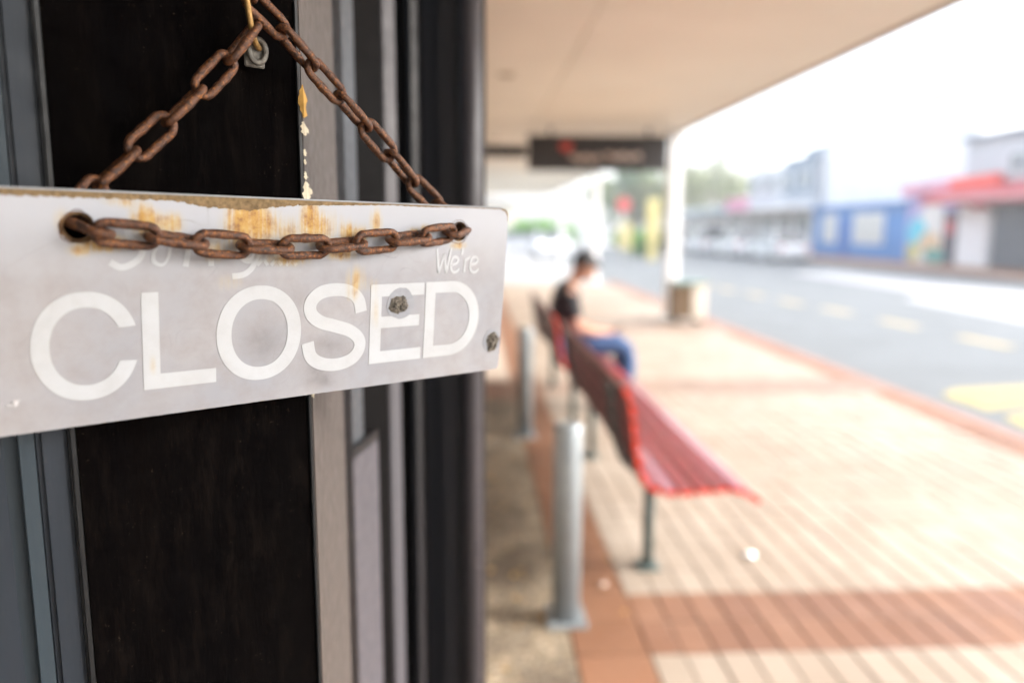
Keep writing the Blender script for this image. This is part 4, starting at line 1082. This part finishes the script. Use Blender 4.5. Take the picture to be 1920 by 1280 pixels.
# ------------------------------------------------------------------ trees and bushes
def foliage(name, c, r, n, m, parent, leaf=.35, seed=0, flat=.8):
    rs = random.Random(seed); bm = bmesh.new()
    cl = [(Vector((rs.gauss(0, .42), rs.gauss(0, .42), rs.gauss(0, .35))), rs.uniform(.22, .5)) for _ in range(14)]
    for _ in range(n):
        k, kr = cl[rs.randrange(14)]; d = Vector((rs.gauss(0, 1), rs.gauss(0, 1), rs.gauss(0, 1))).normalized() * kr * rs.uniform(.6, 1.05)
        p_ = k + d; p_ = Vector((c[0] + p_.x * r[0], c[1] + p_.y * r[1], c[2] + p_.z * r[2]))
        e = Euler((rs.uniform(0, 6.3), rs.uniform(0, 6.3), rs.uniform(0, 6.3))).to_matrix(); s_ = leaf * rs.uniform(.5, 1.2)
        v = [bm.verts.new(p_ + e @ Vector(q) * s_) for q in ((-.5, 0, 0), (0, -.28, .06), (.5, 0, 0), (0, .28, .06))]; bm.faces.new(v)
    return obj(name, bm, m, parent)
def leafmat(name, a, b):
    m, nt, bs = principled(name)
    nt.links.new(mix(nt, rnd(nt, True), a, b), bs.inputs['Base Color']); bs.inputs['Roughness'].default_value = .6
    bs.inputs['Transmission Weight'].default_value = 0; bs.inputs['Subsurface Weight'].default_value = 0
    return m
L_GR = leafmat('green_leaves', (.07, .22, .025), (.15, .34, .04)); L_OL = leafmat('olive_leaves', (.085, .115, .04), (.17, .19, .075)); L_DG = leafmat('deep_green_leaves', (.03, .10, .02), (.07, .17, .04))
M_BARK = mat('bark', (.14, .10, .07), .9, var=.3, scale=6)
def tree(label, x, y_, h, r, lm, seed, n=3500, leaf=.45):
    t = thing('tree', label, 'tree', (x, y_, -.1), 0, 'trees at the end of the street'); rs = random.Random(seed)
    bm = bmesh.new(); tube(bm, [(0, 0, 0), (.1, 0, h * .3), (0, .1, h * .6)], [.22, .16, .1], 10)
    for k in range(6):
        a = rs.uniform(0, 6.28); tube(bm, [(0, 0, h * (.3 + .05 * k)), (math.cos(a) * r * .3, math.sin(a) * r * .3, h * .55), (math.cos(a) * r * .6, math.sin(a) * r * .6, h * .75)], [.09, .06, .03], 6)
    obj('trunk', bm, M_BARK, t, True); foliage('crown', (0, 0, h * .66), (r, r, h * .38), n, lm, t, leaf, seed)
def gx(px, y_): return at_y(px, 430, y_).x
tree('olive green tree left of the pale grey building', gx(1345, 75), 75, 9.0, 4.6, L_OL, 1)
tree('olive tree behind the second canopy post', gx(1225, 62), 62, 7.2, 3.0, L_OL, 2)
tree('darker green tree between the canopy posts', gx(1188, 70), 70, 8.6, 2.9, L_DG, 3)
tree('dull green tree far right of the traffic signal', gx(1290, 95), 95, 9.5, 5., L_OL, 4)
def bush(label, px, y_, r, h, lm, seed, n=1800, leaf=.3):
    t = thing('bush', label, 'bush', (gx(px, y_), y_, -.09), 0, 'bushes at the end of the street'); bm = bmesh.new(); tube(bm, [(0, 0, 0), (0, 0, h * .5)], [.06, .04], 6); obj('stem', bm, M_BARK, t)
    foliage('crown', (0, 0, h * .55), (r, r * .7, h * .55), n, lm, t, leaf, seed)
bush('bright green rounded bush behind the white car', 1010, 52, 2.1, 2.4, L_GR, 11, 3200); bush('bright green bush nearest the closed sign', 968, 50, 1.2, 1.9, L_GR, 12, 1600)
bush('low green bush below the round red sign', 1185, 44, 1.3, 1.5, L_GR, 13); bush('low green bush beside the yellow pylon', 1240, 46, 1.0, 1.6, L_DG, 14)

# ------------------------------------------------------------------ signals, signs and poles
def pole_thing(name, label, cat, px, y_, z0): return thing(name, label, cat, (gx(px, y_), y_, z0))
M_POLE = mat('pale_grey_pole', (.55, .56, .57), .5, .3); M_REDL = mat('red_sign_face', (.55, .09, .09), .45); M_YP = mat('yellow_pylon_paint', (.56, .47, .18), .5)
t = pole_thing('stop_sign', 'round red road sign on a grey pole between the white canopy posts', 'sign', 1168, 32, -.1)
bm = bmesh.new(); cyl(bm, 0, 0, 0, 2.9, .035, n=12); obj('pole', bm, M_POLE, t, True)
bm = bmesh.new(); cyl(bm, 0, 0, -.012, .012, .29, n=24)
for v in bm.verts: v.co = Vector((v.co.x, v.co.z - .055, 2.62 + v.co.y))
obj('disc', bm, M_REDL, t)
t = pole_thing('yellow_pylon', 'tall narrow yellow pylon sign left of the large white post', 'sign', 1224, 38, -.1)
B('post', -.22, .22, -.1, .1, 0, 1.0, M_YP, t); B('board', -.32, .32, -.12, .12, 1.0, 3.1, M_YP, t, .02)
t = pole_thing('yellow_board', 'small yellow board low on the verge under the red sign', 'sign', 1172, 40, -.1)
B('board', -.35, .35, -.05, .05, .5, 1.9, M_YP, t, .02); B('leg', -.3, -.24, -.03, .03, 0, .5, M_POLE, t); B('leg', .24, .3, -.03, .03, 0, .5, M_POLE, t)
t = pole_thing('traffic_light', 'traffic light on a grey pole with a yellow backing beside the big post', 'traffic light', 1256, 34, -.1)
bm = bmesh.new(); cyl(bm, 0, 0, 0, 3.6, .05, n=12); obj('pole', bm, M_POLE, t, True)
B('backing_board', -.22, .22, -.10, -.07, 2.6, 3.5, M_YP, t); B('housing', -.14, .14, -.26, -.101, 2.68, 3.42, M_BLK2, t, .02)
for k, mm_ in enumerate((mat('green_lens', (.02, .2, .1), .3), mat('amber_lens', (.4, .2, .03), .3), mat('red_lens', (.4, .03, .03), .3))):
    bm = bmesh.new(); cyl(bm, 0, 0, 0, .03, .09, n=16)
    for v in bm.verts: v.co = Vector((v.co.x, -.261 - v.co.z, 2.81 + .24 * k + v.co.y))
    obj('lens', bm, mm_, t)

# ------------------------------------------------------------------ added scattering volume, stands in for overexposure and flare on the far street
hm = bpy.data.materials.new('added_veil'); hm.use_nodes = True; hm.node_tree.nodes.clear()
pv = hm.node_tree.nodes.new('ShaderNodeVolumePrincipled'); hmo = hm.node_tree.nodes.new('ShaderNodeOutputMaterial')
pv.inputs['Color'].default_value = (.95, .97, 1, 1); pv.inputs['Density'].default_value = .0025; pv.inputs['Anisotropy'].default_value = .3
hm.node_tree.links.new(pv.outputs[0], hmo.inputs['Volume'])
hz = B('added_veil_box', -161, 161, -51, 301, -1.6, 13, hm, kind='stuff')
